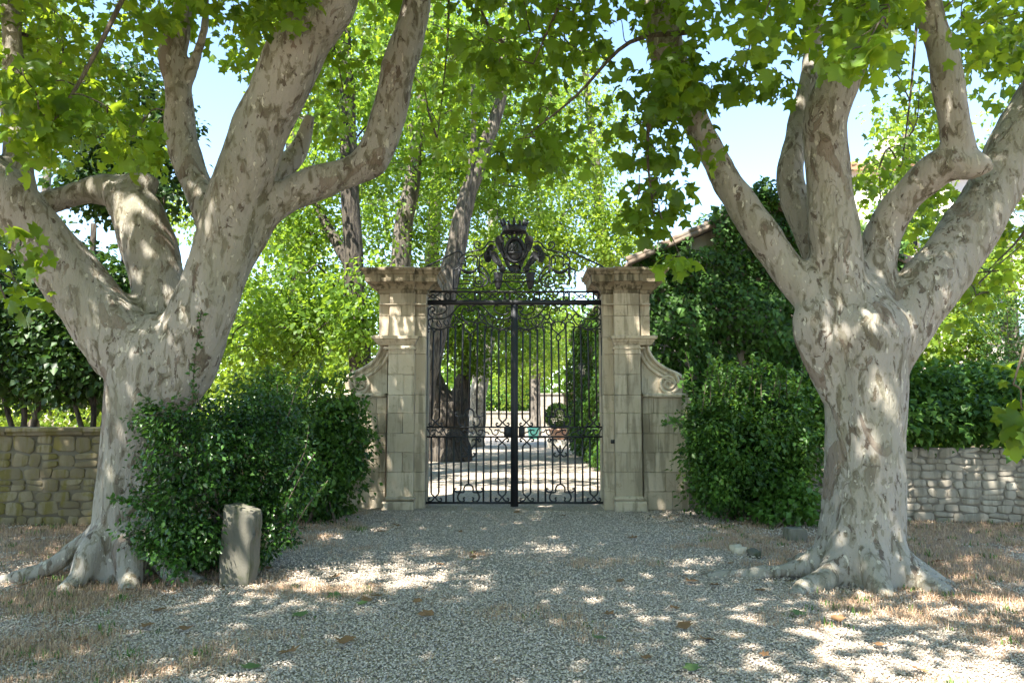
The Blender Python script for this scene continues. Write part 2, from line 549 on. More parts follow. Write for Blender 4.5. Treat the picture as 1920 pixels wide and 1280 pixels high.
PLANE = star_leaf([(0.46, 0.04), (0.36, 0.28), (0.60, 0.56), (0.25, 0.62)], .36, .34)
PLANE_FINE = star_leaf([(0.10, -0.04), (0.28, 0.04), (0.50, 0.02), (0.46, 0.17), (0.36, 0.28), (0.48, 0.38), (0.64, 0.55), (0.48, 0.60),
                        (0.38, 0.66), (0.24, 0.62), (0.25, 0.75), (0.12, 0.86)], .36, .34)
DIAMOND = tmpl([(0, 0, 0), (0.30, 0.45, 0.09), (0, 1, -0.08), (-0.30, 0.45, 0.09)], [(0, 1, 2), (0, 2, 3)])
WIDE = tmpl([(0, 0, 0), (0.42, 0.42, 0.10), (0, 1, -0.12), (-0.42, 0.42, 0.10)], [(0, 1, 2), (0, 2, 3)])
IVY = tmpl([(0, 0, 0), (0.46, 0.10, -0.05), (0.26, 0.48, 0.04), (0, 1, -0.12), (-0.26, 0.48, 0.04), (-0.46, 0.10, -0.05)],
           [(0, 1, 2), (0, 2, 3), (0, 3, 4), (0, 4, 5)])

def unit(A):
    return A / np.maximum(np.linalg.norm(A, axis=1, keepdims=True), 1e-9)

def frames(T, Nn):
    T = unit(T)
    Nn = unit(Nn - T * np.sum(T * Nn, 1, keepdims=True))
    X = np.cross(T, Nn)
    return np.stack([X, T, Nn], 2)          # columns

def leaf_arrays(tm, C, T, Nn, S, tint):
    tv, tf = tm
    Rm = frames(T, Nn)
    V = np.einsum('mij,kj->mki', Rm, tv) * S[:, None, None] + C[:, None, :]
    m, kk = len(C), len(tv)
    Fc = (tf[None] + (np.arange(m) * kk)[:, None, None]).reshape(-1, 3)
    return V.reshape(-1, 3), Fc, np.repeat(tint, kk)

class Foliage:
    def __init__(self):
        self.C = []; self.T = []; self.N = []; self.S = []; self.I = []
    def add(self, C, T, Nn, S, I):
        self.C.append(C); self.T.append(T); self.N.append(Nn); self.S.append(S); self.I.append(np.clip(I, 0, 1))
    def cat(self):
        return [np.concatenate(a) for a in (self.C, self.T, self.N, self.S, self.I)]
    def mesh(self, name, tm, mat):
        C, T, Nn, S, I = self.cat()
        V, Fc, tt = leaf_arrays(tm, C, T, Nn, S, I)
        return np_mesh(name, V, Fc, mat, tint=tt)

def cluster(fol, c, r, n, size, base_tint=0.5, droop=0.6, flat=0.6, up=0.9):
    c = np.asarray(c, dtype=float)
    D = rng.normal(size=(n, 3))
    D = unit(D) * (rng.random((n, 1)) ** 0.5) * 1.25
    D[:, 2] *= flat
    C = c + D * r
    out = D.copy()
    T = out * 0.8 + rng.normal(size=(n, 3)) * 0.45 + np.array([0, 0, -droop])
    Nn = rng.normal(size=(n, 3)) * 0.55 + np.array([0, 0, up]) + out * 0.5
    S = size * (0.5 + 0.85 * rng.random(n))
    fol.add(C, T, Nn, S, base_tint + rng.normal(size=n) * 0.22)

class Branches:
    def __init__(self, nodes):
        self.P = [np.asarray(p, dtype=float) for p in nodes]
        self.mb = MB()
    def reach(self, c, r0=0.03, r1=0.008, sides=4, sag=0.1, wig=0.12):
        c = np.asarray(c, dtype=float)
        A = np.array(self.P)
        d = np.linalg.norm(A - c, axis=1)
        i = int(np.argmin(d))
        a = A[i]; L = d[i]
        if L < 0.05: return
        m1 = a * 0.65 + c * 0.35 + rng.normal(size=3) * wig * L + np.array([0, 0, sag * L])
        m2 = a * 0.3 + c * 0.7 + rng.normal(size=3) * wig * 0.7 * L + np.array([0, 0, sag * 0.8 * L])
        P = smooth_path([a, m1, m2, c], 3)
        k = min(1.6, max(0.5, L / 1.2))
        self.mb.tube(P, np.linspace(r0 * k, r1, len(P)), sides)
        self.P += [m1, m2, c]

# ------------------------------------------------------------------ plane trees (foreground)
def limb(mb, pts, per=7, sides=14, scale=1.0):
    rows = []
    for px, py, Y, r in pts:
        p = at(px, py, Y)
        rows.append((p.x, p.y, p.z, r * m_per_px(px, py, Y) * scale * 0.9 - .012))
    A = smooth_path(rows, per)
    mb.tube(A[:, :3], np.maximum(A[:, 3], 0.02), sides)
    return A[:, :3]

def world_limb(mb, rows, per=6, sides=12):
    A = smooth_path(rows, per)
    mb.tube(A[:, :3], np.maximum(A[:, 3], 0.02), sides)
    return A[:, :3]

def fuse(mb, voxel, name, mat, lump=0.02, flare=None, smooth_it=6):
    me = mb.mesh(name + '_raw', None)
    tmp = bpy.data.objects.new('tmp', me)
    COL.objects.link(tmp)
    md = tmp.modifiers.new('r', 'REMESH'); md.mode = 'VOXEL'; md.voxel_size = voxel
    ms = tmp.modifiers.new('s', 'SMOOTH'); ms.factor = 0.6; ms.iterations = smooth_it
    dg = bpy.context.evaluated_depsgraph_get()
    out = bpy.data.meshes.new_from_object(tmp.evaluated_get(dg))
    bpy.data.objects.remove(tmp)
    n = len(out.vertices)
    co = np.zeros(n * 3, dtype=np.float32); out.vertices.foreach_get('co', co); co = co.reshape(-1, 3)
    no = np.zeros(n * 3, dtype=np.float32); out.vertices.foreach_get('normal', no); no = no.reshape(-1, 3)
    d = np.array([mnoise.noise((p[0] * 2.2, p[1] * 2.2, p[2] * 1.3)) * 1.6 + mnoise.noise((p[0] * 6, p[1] * 6, p[2] * 2.6)) * 0.8
                  + mnoise.noise((p[0] * 15, p[1] * 15, p[2] * 9)) * 0.25 + mnoise.noise((p[0] * 5, p[1] * 5, p[2] * .7 + 9)) * (1.9 if p[2] < 2.2 else .6) for p in co.tolist()])
    co = co + no * (d * lump)[:, None]
    out.vertices.foreach_set('co', co.astype(np.float32).ravel())
    out.polygons.foreach_set('use_smooth', np.ones(len(out.polygons), dtype=bool))
    out.update()
    out.materials.clear(); out.materials.append(mat)
    out.name = name
    return out

def box_clusters(fol, br, boxes, tree_tint=0.45):
    for (x0, x1, y0, y1, Y0, Y1, nc, nl, rad, tint) in boxes:
        for _ in range(nc):
            px = random.uniform(x0, x1); py = random.uniform(y0, y1); Y = random.uniform(Y0, Y1)
            p = at(px, py, Y)
            cluster(fol, p, rad * random.uniform(0.8, 1.25), int(nl * 1.35 * random.uniform(0.7, 1.3)), 0.122, tint + random.uniform(-0.2, 0.2), droop=1.0, flat=0.8, up=.5)
            br.reach(np.array(p) + np.array([0, 0, rad * 0.3]), 0.016, 0.004)

def upper_crown(fol, br, c, rad, nc, nl, size, keep_below_frame=True, zmin=5.0):
    k = 0
    tries = 0
    pts = []
    while k < nc and tries < nc * 30:
        tries += 1
        d = rng.normal(size=3); d /= np.linalg.norm(d)
        r = rng.random() ** 0.45
        p = np.array(c) + d * r * np.array(rad)
        if p[2] < zmin: continue
        px, py, f = project(p[None])
        if f[0] > 0.3 and py[0] > -90 and -150 < px[0] < 2070: continue
        pts.append(p); k += 1
    pts.sort(key=lambda p: np.linalg.norm(p - np.array(c) + np.array([0, 0, rad[2]])))
    for p in pts:
        cluster(fol, p, 0.95 * random.uniform(0.7, 1.3), int(nl * random.uniform(0.7, 1.3)), size, 0.5, droop=0.4, flat=0.6)
        br.reach(p, 0.05, 0.01)

def leaf_objects(parent, fol, count, meshes):
    """the leaves that show largest become objects of their own; the rest stay one mesh"""
    C, T, Nn, S, I = fol.cat()
    px, py, f = project(C)
    ok = (f > 1) & (px > 5) & (px < 1915) & (py > 5) & (py < 1275)
    score = np.where(ok, S / f, 0)
    idx = np.argsort(-score)[:count]
    Rm = frames(T[idx], Nn[idx])
    order = np.argsort(np.argsort(I[idx]))
    for q, i in enumerate(idx):
        me = meshes[min(len(meshes) - 1, int(order[q] / len(idx) * len(meshes)))]
        o = bpy.data.objects.new('leaf', me)
        COL.objects.link(o)
        o.parent = parent
        o.matrix_parent_inverse = PINV[parent.name]
        m3 = Matrix(Rm[q].tolist()).to_4x4()
        o.matrix_basis = Matrix.Translation(Vector(C[i])) @ m3 @ Matrix.Scale(float(S[i]) * 1.03, 4)
    mask = np.ones(len(C), dtype=bool); mask[idx] = False
    g = Foliage(); g.add(C[mask], T[mask], Nn[mask], S[mask], I[mask])
    return g

fine_leaf_meshes = []
for q in range(5):
    tv, tf = PLANE_FINE
    tv = tv.copy(); tv[:, 0] *= 0.95 + 0.05 * q; tv[:, 2] += 0.06 * np.sin(tv[:, 0] * 5 + q) * tv[:, 1]
    fine_leaf_meshes.append(np_mesh('plane_leaf_blade', tv, tf, M['plane_leaf'], tint=np.full(len(tv), 0.1 + 0.2 * q)))

def plane_tree(label, base, limbs, wlimbs, roots, boxes, crown_c, crown_r, nc, seed, boughs=()):
    global rng
    rng = np.random.default_rng(seed); random.seed(seed)
    t = thing('plane_tree', base, label, 'tree')
    mb = MB(); nodes = []
    for L in limbs:
        A = limb(mb, L); nodes += list(A[len(A) // 3:])
    for L in wlimbs:
        A = world_limb(mb, L); nodes += list(A[1:])
    for L in roots:
        world_limb(mb, L, 5, 10)
    link('trunk', fuse(mb, 0.034, 'trunk', M['plane_bark'], 0.021), t)
    br = Branches([n for n in nodes if n[2] > 2.9])
    near = Foliage(); up = Foliage()
    for L in boughs:
        P = smooth_path([tuple(at(*q)) for q in L], 5)
        br.mb.tube(P, np.linspace(.03, .006, len(P)), 5); br.P += list(P)
    box_clusters(near, br, boxes)
    upper_crown(up, br, crown_c, crown_r, nc, 250, 0.22, zmin=5.2)
    br.mb.build('twigs', M['twig'], t, kind='stuff')
    crown = link('crown', up.mesh('crown', WIDE, M['plane_leaf']), t, kind='stuff')
    rest = leaf_objects(crown, near, 300, fine_leaf_meshes)
    link('leaf_sprays', rest.mesh('leaf_sprays', PLANE, M['plane_leaf']), t, kind='stuff')
    return t

# left tree
YL = 7.7
left_limbs = [
    [(234, 1095, YL, 86), (238, 1040, YL, 80), (248, 960, YL, 76), (262, 860, YL, 77), (278, 760, YL, 84), (294, 690, YL, 92), (304, 640, YL, 80), (312, 590, YL, 40)],
    [(300, 700, YL, 85), (225, 630, YL, 76), (145, 540, YL - .1, 66), (82, 455, YL - .25, 62), (25, 385, YL - .4, 58), (-30, 325, YL - .5, 48), (-120, 200, YL - .6, 40), (-260, 40, YL - .8, 32)],
    [(40, 385, YL - .35, 34), (28, 270, YL - .2, 26), (26, 160, YL, 24), (20, 40, YL + .1, 22), (5, -90, YL + .1, 18)],
    [(310, 640, YL + .25, 66), (298, 540, YL + .35, 56), (278, 450, YL + .45, 58), (250, 385, YL + .5, 50), (205, 358, YL + .55, 36), (150, 362, YL + .5, 30), (95, 378, YL + .4, 30), (50, 395, YL + .2, 28)],
    [(240, 372, YL + .5, 40), (262, 345, YL + .5, 30), (290, 352, YL + .5, 24)],
    [(300, 820, YL, 48), (322, 720, YL, 72), (375, 600, YL - .05, 72), (414, 480, YL - .1, 62), (452, 345, YL - .2, 62), (500, 215, YL - .3, 60), (560, 90, YL - .4, 60), (615, 10, YL - .5, 54), (660, -90, YL - .55, 44), (740, -260, YL - .6, 34)],
    [(560, 90, YL - .35, 50), (565, 40, YL - .4, 40), (585, -20, YL - .4, 44), (560, -150, YL - .5, 34)],
    [(360, 640, YL, 46), (400, 555, YL, 50), (440, 470, YL + .05, 48), (500, 392, YL + .1, 42), (580, 350, YL + .2, 38), (650, 325, YL + .3, 37), (700, 290, YL + .35, 40), (728, 220, YL + .4, 40), (748, 130, YL + .4, 37), (775, 40, YL + .4, 33), (795, -60, YL + .4, 28), (830, -200, YL + .4, 22)],
    [(690, 300, YL + .35, 34), (706, 322, YL + .35, 20)],
    [(420, 470, YL + .4, 34), (375, 360, YL + .7, 34), (345, 270, YL + .8, 32), (336, 180, YL + .8, 28), (325, 105, YL + .8, 30), (342, 30, YL + .8, 22), (350, -80, YL + .8, 18), (340, -220, YL + .9, 14)],
    [(345, 165, YL + .8, 16), (370, 100, YL + .8, 13), (384, 40, YL + .8, 11), (390, -60, YL + .8, 9)],
    [(450, 430, YL + .5, 30), (500, 345, YL + 1.0, 28), (545, 300, YL + 1.2, 25), (568, 262, YL + 1.3, 18), (582, 215, YL + 1.3, 14)],
]
bl = at(236, 1090, YL); bl.z = 0
lroots = []
for ang, L, r in ((196, 1.2, .11), (248, .35, .13), (300, .5, .16), (340, .7, .16), (20, .8, .16), (95, .8, .16), (160, .8, .15)):
    a = R(ang); dx, dy = math.cos(a), math.sin(a)
    lroots.append([(bl.x + dx * .15, bl.y + dy * .15, 0.50, .17), (bl.x + dx * .42, bl.y + dy * .42, 0.30, r), (bl.x + dx * .42 + dx * .3 * L, bl.y + dy * .42 + dy * .3 * L, 0.06, r * .75), (bl.x + dx * (.45 + L * .9), bl.y + dy * (.45 + L * .9), -0.10, r * .45)])
left_boxes = [
    (40, 250, 160, 290, 5.6, 6.7, 10, 22, .22, .62),
    (0, 130, 130, 250, 5.6, 6.7, 5, 22, .22, .5),
    (0, 50, 440, 640, 5.2, 6.0, 4, 9, .16, .55),
    (60, 330, 130, 290, 9.0, 11.5, 13, 40, .45, .25),
    (0, 150, -40, 130, 7.5, 11, 16, 32, .4, .5),
    (240, 330, -40, 110, 8, 11, 8, 30, .38, .5),
    (280, 560, -70, 60, 6.5, 9, 15, 26, .34, .6),
    (420, 520, 60, 130, 9, 11, 4, 24, .3, .6),
    (560, 800, -90, 50, 9, 12, 12, 34, .4, .5),
    (580, 700, 40, 250, 9.5, 12, 12, 30, .38, .5),
    (760, 900, 20, 330, 9.5, 13, 16, 30, .42, .5),
]
plane_tree('huge mottled plane tree with arching limb beside the rough stone block', (bl.x, bl.y, 0), left_limbs, [], lroots, left_boxes,
           (bl.x + .6, bl.y - 1.2, 9.3), (7.2, 7.2, 3.6), 82, 21,
           boughs=[[(-160, -60, 6.6), (-90, 250, 5.9), (-40, 430, 5.5), (10, 560, 5.4)], [(300, -150, 7.0), (200, 60, 6.4), (120, 200, 6.1), (60, 260, 6.0)], [(560, -160, 10), (620, 60, 10.5), (650, 200, 10.8)], [(840, -160, 10), (840, 60, 10.5), (820, 260, 11)]])

# right tree
YR = 7.45
right_limbs = [
    [(1618, 1110, YR, 100), (1618, 1050, YR, 92), (1622, 960, YR, 82), (1622, 860, YR, 78), (1622, 760, YR, 84), (1616, 670, YR, 94), (1610, 610, YR, 98), (1606, 560, YR, 74), (1600, 510, YR, 36)],
    [(1585, 620, YR, 62), (1530, 555, YR, 50), (1478, 505, YR + .05, 39), (1425, 435, YR + .1, 36), (1375, 360, YR + .15, 34), (1332, 280, YR + .2, 32), (1282, 180, YR + .2, 36), (1250, 90, YR + .2, 40), (1242, 0, YR + .2, 38), (1225, -120, YR + .2, 30), (1190, -280, YR + .2, 24)],
    [(1575, 600, YR + .3, 48), (1540, 500, YR + .5, 36), (1510, 420, YR + .6, 32), (1482, 335, YR + .75, 34), (1496, 255, YR + .85, 27), (1516, 160, YR + .9, 24), (1526, 60, YR + .9, 21), (1530, -60, YR + .7, 17)],
    [(1590, 640, YR - .05, 70), (1572, 520, YR - .05, 58), (1560, 420, YR - .1, 50), (1548, 310, YR - .1, 47), (1546, 215, YR - .15, 46), (1588, 120, YR - .2, 46), (1635, 20, YR - .25, 48), (1670, -80, YR - .3, 42), (1700, -240, YR - .3, 32)],
    [(1630, 560, YR + .05, 50), (1650, 450, YR + .1, 40), (1698, 370, YR - .1, 37), (1755, 318, YR - .3, 37), (1796, 285, YR - .42, 38), (1785, 200, YR - .45, 33), (1765, 100, YR - .45, 33), (1738, 10, YR - .45, 31), (1722, -90, YR - .4, 26), (1730, -240, YR - .4, 20)],
    [(1780, 300, YR - .42, 38), (1815, 308, YR - .48, 30), (1845, 304, YR - .52, 27), (1858, 298, YR - .54, 23)],
    [(1630, 760, YR, 50), (1655, 665, YR, 66), (1712, 575, YR, 64), (1778, 490, YR + .08, 60), (1843, 390, YR + .15, 58), (1898, 285, YR + .18, 56), (1955, 175, YR + .15, 52), (2025, 40, YR - .45, 42), (2110, -130, YR - .55, 32)],
    [(1565, 560, YR - .05, 50), (1528, 600, YR - .08, 44), (1545, 670, YR - .05, 40), (1575, 740, YR, 40)],
]
brr = at(1618, 1090, YR); brr.z = 0
rroots = []
for ang, L, r, h in ((172, 1.35, .16, .5), (212, .85, .19, .5), (262, .3, .2, .4), (312, .45, .2, .45), (352, .5, .17, .4), (45, .8, .2, .5), (110, .8, .2, .5)):
    a = R(ang); dx, dy = math.cos(a), math.sin(a)
    rroots.append([(brr.x + dx * .14, brr.y + dy * .14, h + .05, .2), (brr.x + dx * .34, brr.y + dy * .34, 0.20, r * .85), (brr.x + dx * (.40 + .33 * L), brr.y + dy * (.40 + .33 * L), 0.04, r * .6), (brr.x + dx * (.42 + L * .85), brr.y + dy * (.42 + L * .85), -0.06, r * .42)])
right_boxes = [
    (880, 1110, 60, 330, 6.4, 8.0, 17, 20, .27, .35),
    (1000, 1130, 190, 310, 7, 8, 5, 20, .27, .75),
    (900, 1300, -90, 60, 6, 9, 24, 26, .34, .4),
    (1140, 1340, 110, 290, 6.2, 7.8, 15, 22, .27, .3),
    (1170, 1290, 290, 430, 6.6, 7.6, 8, 17, .21, .3),
    (1300, 1700, -90, 70, 5.6, 7.5, 28, 24, .3, .5),
    (1330, 1420, 70, 170, 7, 8, 4, 14, .18, .35),
    (1420, 1500, 100, 190, 7, 8, 3, 12, .16, .35),
    (1590, 1660, 30, 110, 4.9, 5.5, 3, 12, .18, .55),
    (1620, 1780, 120, 440, 9.5, 12, 17, 24, .36, .4),
    (1780, 1930, -60, 120, 5.5, 9, 13, 26, .32, .5),
    (1850, 1940, 40, 200, 8.5, 10, 5, 24, .3, .4),
    (1885, 1960, 690, 840, 4.8, 5.2, 4, 9, .13, .1),
    (1770, 1900, 480, 600, 7.6, 9, 6, 13, .19, .7),
    (1250, 1380, 485, 530, 6.8, 7.2, 2, 8, .13, .6),
    (1870, 1950, 360, 480, 8.8, 10, 4, 20, .26, .5),
]
plane_tree('huge mottled plane tree with sawn stub and spreading surface roots', (brr.x, brr.y, 0), right_limbs, [], rroots, right_boxes,
           (brr.x - .8, brr.y - 1.2, 9.3), (6.8, 7.2, 3.6), 80, 33,
           boughs=[[(2010, -100, 5.2), (1990, 300, 5.0), (1945, 560, 4.9), (1900, 720, 4.9)], [(1990, 250, 7.4), (1930, 420, 8.0), (1850, 510, 8.2)], [(1300, 60, 7.4), (1180, 80, 7.2), (1080, 180, 7.1), (980, 260, 7.2)], [(1730, -100, 10.5), (1710, 150, 10.6), (1690, 320, 10.6)], [(1100, -150, 6.6), (1060, -20, 6.7), (1000, 120, 6.9)], [(1255, 90, 7.5), (1215, 250, 7.0), (1225, 400, 7.0)], [(1440, -120, 7), (1420, 20, 7.3), (1400, 110, 7.4)]])

# two more planes of the same row stand behind the viewer and shade the forecourt
def shade_tree(x, y, label, seed):
    global rng
    rng = np.random.default_rng(seed); random.seed(seed)
    t = thing('plane_tree', (x, y, 0), label, 'tree')
    mb = MB(); nodes = []
    A = world_limb(mb, [(x, y, -.1, .6), (x, y, .4, .46), (x + .05, y, 1.5, .42), (x, y + .05, 2.8, .5)]); nodes += list(A[-2:])
    for q in range(5):
        a = q * 1.26 + seed
        dx, dy = math.cos(a), math.sin(a)
        A = world_limb(mb, [(x, y, 2.5, .34), (x + dx * .7, y + dy * .7, 3.6, .24), (x + dx * 1.6, y + dy * 1.6, 5.4, .2), (x + dx * 2.3, y + dy * 2.3, 7.6, .12)])
        nodes += list(A[6:])
    link('trunk', fuse(mb, 0.05, 'trunk', M['plane_bark'], 0.015), t)
    br = Branches(nodes); up = Foliage()
    upper_crown(up, br, (x, y, 8.6), (6.6, 6.6, 3.6), 74, 240, 0.22, zmin=5.0)
    br.mb.build('twigs', M['twig'], t, kind='stuff')
    link('crown', up.mesh('crown', WIDE, M['plane_leaf']), t, kind='stuff')
shade_tree(-6.0, -2.6, 'plane tree of the row standing across from the rough stone block', 41)
shade_tree(6.8, -4.6, 'plane tree of the row standing across from the sawn stub plane', 43)

shade_tree(-12.0, 5.0, 'plane tree at the end of the row along the mossy wall', 47)

# ------------------------------------------------------------------ gate pillars
YG = 13.2                               # plane of the iron gate
XC = at(964.5, 800, YG).x
Y_JAMB, Y_PIL, Y_PLINTH, Y_WING, Y_BACK = 13.0, 12.88, 12.76, 13.06, 13.62

def zpx(py, Y): return at(964, py, Y).z
def xpx(px, py, Y): return at(px, py, Y).x - XC          # relative to the gate's axis

def block(x0, x1, y0, y1, z0, z1, parent, mat, name='stone_block', bev=0.006, jit=0.002, rough=0.0):
    bm = bmesh.new()
    vs = [bm.verts.new((x, y, z)) for z in (z0, z1) for y in (y0, y1) for x in (x0, x1)]
    for f in [(0, 2, 3, 1), (4, 5, 7, 6), (0, 1, 5, 4), (2, 6, 7, 3), (0, 4, 6, 2), (1, 3, 7, 5)]:
        bm.faces.new([vs[i] for i in f])
    bmesh.ops.recalc_face_normals(bm, faces=bm.faces)
    bmesh.ops.bevel(bm, geom=list(bm.edges), offset=bev, segments=1, affect='EDGES')
    for v in bm.verts:
        v.co += Vector([random.uniform(-jit, jit) for _ in range(3)])
    me = bpy.data.meshes.new(name)
    bm.to_mesh(me); bm.free()
    me.materials.append(mat)
    return link(name, me, parent)

def ring_mould(outline, prof):
    """rectilinear outline [(x,y,sx,sy)] swept with profile [(off,z)]"""
    n = len(outline)
    V = []; Q = []
    for off, z in prof:
        for x, y, sx, sy in outline:
            V.append((x + sx * off, y + sy * off, z))
    for i in range(len(prof) - 1):
        for k in range(n):
            k2 = (k + 1) % n
            Q.append((i * n + k, i * n + k2, (i + 1) * n + k2, (i + 1) * n + k))
    return V, Q, n

def mould_obj(name, outline, prof, parent, mat):
    V, Q, n = ring_mould(outline, prof)
    bm = bmesh.new()
    vs = [bm.verts.new(v) for v in V]
    for q in Q: bm.faces.new([vs[i] for i in q])
    bm.faces.new([vs[i] for i in reversed(range(n))])
    bm.faces.new([vs[len(V) - n + i] for i in range(n)])
    bmesh.ops.recalc_face_normals(bm, faces=bm.faces)
    for v in bm.verts: v.co += Vector([random.uniform(-.004, .004) for _ in range(3)])
    me = bpy.data.meshes.new(name); bm.to_mesh(me); bm.free()
    me.materials.append(mat)
    return link(name, me, parent)

def pillar(side, label, seed):
    random.seed(seed)
    s = -1 if side > 0 else 1           # pixel layout is that of the pillar left of the axis
    def X(a, b):
        a, b = XC + s * a, XC + s * b
        return (min(a, b), max(a, b))
    xm = XC + s * xpx(755, 800, Y_JAMB)
    t = thing('gate_pillar', (xm, 13.2, 0), label, 'pillar')
    lm, cm = M['limestone'], M['cornice_stone']
    G = 0.002
    def blk(pa, pb, ya, yb, Yf, Yb=Y_BACK, mat=lm, ref=800, **kw):
        x0, x1 = X(xpx(pa, ref, Yf), xpx(pb, ref, Yf))
        z0, z1 = max(-0.05, zpx(yb, Yf)), zpx(ya, Yf)
        block(x0 + G, x1 - G, Yf + random.uniform(-.006, .006), Yb, z0 + G, z1 - G, t, mat, **kw)
    # wing wall in coursed ashlar
    crs = [745, 775, 812, 848, 885, 921, 972]
    splits = [[702], [708], [690], [706], [686], [668, 716], ]
    for i in range(6):
        xs_ = [632] + [q + random.randint(-6, 6) for q in splits[i]] + [724]
        for a, b in zip(xs_[:-1], xs_[1:]):
            blk(a, b, crs[i], crs[i + 1], Y_WING)
    # ledge over the wing wall
    x0, x1 = X(xpx(640, 740, Y_WING), xpx(724, 740, Y_WING))
    block(x0, x1, Y_WING - .07, Y_BACK - .01, zpx(745, Y_WING) + .003, zpx(737, Y_WING), t, lm, 'ledge', 0.02)
    # pilaster and inner jamb
    crs = [664, 702, 740, 774, 812, 848, 885, 932]
    for i in range(7):
        if i in (1, 3, 5):
            c = 752 + random.randint(-4, 4)
            blk(726, c, crs[i], crs[i + 1], Y_PIL, Y_WING + .2); blk(c, 776, crs[i], crs[i + 1], Y_PIL, Y_WING + .2)
        else:
            blk(726, 776, crs[i], crs[i + 1], Y_PIL, Y_WING + .2)
    crs = [664, 740, 774, 848, 885, 921, 972]
    for i in range(6):
        blk(777, 797.5, crs[i], crs[i + 1], Y_JAMB)
    # plinth
    blk(717, 777, 940, 975, Y_PLINTH, Y_JAMB + .05, bev=.02, jit=.008)
    x0, x1 = X(xpx(719, 935, Y_PLINTH), xpx(777, 935, Y_PLINTH))
    block(x0, x1, Y_PLINTH + .05, Y_JAMB + .02, zpx(940, Y_PLINTH) + .004, zpx(931, Y_PLINTH), t, lm, 'base_moulding', .028)
    # upper shaft
    for (ya, yb) in ((546, 569), (569, 592), (592, 632)):
        blk(711, 729.5, ya, yb, Y_JAMB, ref=590)
        if ya == 569:
            blk(730, 753, ya, yb, Y_PIL + .05, Y_JAMB + .2, ref=590); blk(753, 778, ya, yb, Y_PIL + .05, Y_JAMB + .2, ref=590)
        else:
            blk(730, 778, ya, yb, Y_PIL + .05, Y_JAMB + .2, ref=590)
        blk(778.5, 799.5, ya, yb, Y_JAMB, ref=590)
    x0, x1 = X(xpx(709, 569, Y_PIL), xpx(799.5, 569, Y_PIL))
    block(x0, x1, Y_PIL + .035, Y_JAMB + .2, zpx(571, Y_PIL), zpx(568, Y_PIL), t, lm, 'string_course', .008)
    blk(728, 777, 646, 664, Y_PIL, Y_WING + .2, ref=650)
    blk(778, 798.5, 632, 664, Y_JAMB, ref=650)
    # middle cornice
    x0, x1 = X(xpx(712, 638, Y_JAMB), xpx(778, 638, Y_JAMB))
    ol = [(x0, Y_PIL + .05, -1, -1), (x1, Y_PIL + .05, 1, -1), (x1, Y_JAMB + .3, 1, 0), (x0, Y_JAMB + .3, -1, 0)]
    if s > 0: ol[1] = (x1, Y_PIL + .05, .6, -1); ol[2] = (x1, Y_JAMB + .3, .6, 0)
    else: ol[0] = (x0, Y_PIL + .05, -.6, -1); ol[3] = (x0, Y_JAMB + .3, -.6, 0)
    z = lambda p: zpx(p, Y_PIL)
    mould_obj('middle_cornice', ol, [(0.0, z(646.5)), (.03, z(645)), (.035, z(643)), (.07, z(639)), (.075, z(636)), (.11, z(635)), (.115, z(630)), (.08, z(629))], t, lm)
    mould_obj('fillet', [(x0 + (.12 if s > 0 else .0), Y_PIL + .01, -1, -1), (x1 - (.0 if s > 0 else .12), Y_PIL + .01, 1, -1), (x1 - (.0 if s > 0 else .12), Y_JAMB + .2, 1, 0), (x0 + (.12 if s > 0 else 0), Y_JAMB + .2, -1, 0)],
              [(0, z(655)), (.03, z(654)), (.03, z(651)), (0, z(650))], t, lm)
    # capital with a break forward over the pilaster
    xa, xb = X(xpx(711, 530, Y_JAMB), xpx(799.5, 530, Y_JAMB))
    pa, pb = X(xpx(731, 530, Y_JAMB), xpx(778, 530, Y_JAMB))
    ol = [(xa, Y_JAMB, -1, -1), (pa, Y_JAMB, -.12, -1), (pa, Y_PIL + .06, -.12, -1), (pb, Y_PIL + .06, .12, -1), (pb, Y_JAMB, .12, -1), (xb, Y_JAMB, 1, -1), (xb, Y_BACK, 1, 1), (xa, Y_BACK, -1, 1)]
    z = lambda p: zpx(p, Y_PIL - .1)
    mould_obj('capital', ol, [(-.02, z(548)), (.025, z(546)), (.03, z(541)), (.055, z(539)), (.075, z(535)), (.12, z(531)), (.15, z(529.5)), (.165, z(528)), (.21, z(527.5)), (.215, z(515)), (.24, z(513.5)),
                              (.25, z(510)), (.285, z(507)), (.295, z(503)), (.25, z(501.5)), (-.1, z(498))], t, cm)
    x0, x1 = X(xpx(742, 500, Y_JAMB), xpx(788, 500, Y_JAMB))
    block(x0, x1, Y_JAMB + .05, Y_BACK - .1, z(501.5) - .02, z(495), t, M['lantern_metal'], 'cap_slab', .012)
    # scrolled buttress
    curve = smooth_path([(713, 646), (710, 657), (702, 671), (690, 682), (674, 691), (656, 699), (648, 706)], 4)
    lo = [(646, 716), (650, 737), (726, 737), (726, 646)]
    pts = [(XC + s * xpx(a, b, Y_WING), zpx(b, Y_WING)) for a, b in list(curve) + lo]
    mb = MB(); mb.prism(pts, Y_WING, Y_BACK - .02)
    body = mb.build('buttress', lm, t)
    bmod = body.modifiers.new('b', 'BEVEL'); bmod.width = .008; bmod.segments = 1
    for k, (off, rr, yy) in enumerate(((0.03, .034, .01), (.115, .024, .0), (.185, .03, .012))):
        C2 = np.array([(XC + s * xpx(a, b, Y_WING), zpx(b, Y_WING)) for a, b in curve])
        tg = np.gradient(C2, axis=0); tg /= np.linalg.norm(tg, axis=1, keepdims=True)
        nrm = np.stack([-tg[:, 1], tg[:, 0]], 1) * (1 if s > 0 else -1)
        Pp = C2 + nrm * off
        mb = MB(); mb.tube(np.stack([Pp[:, 0], np.full(len(Pp), Y_WING - yy + .01), Pp[:, 1]], 1), rr, 8)
        mb.build('moulding', lm, t, smooth=True)
    # spiral volute
    sp = []
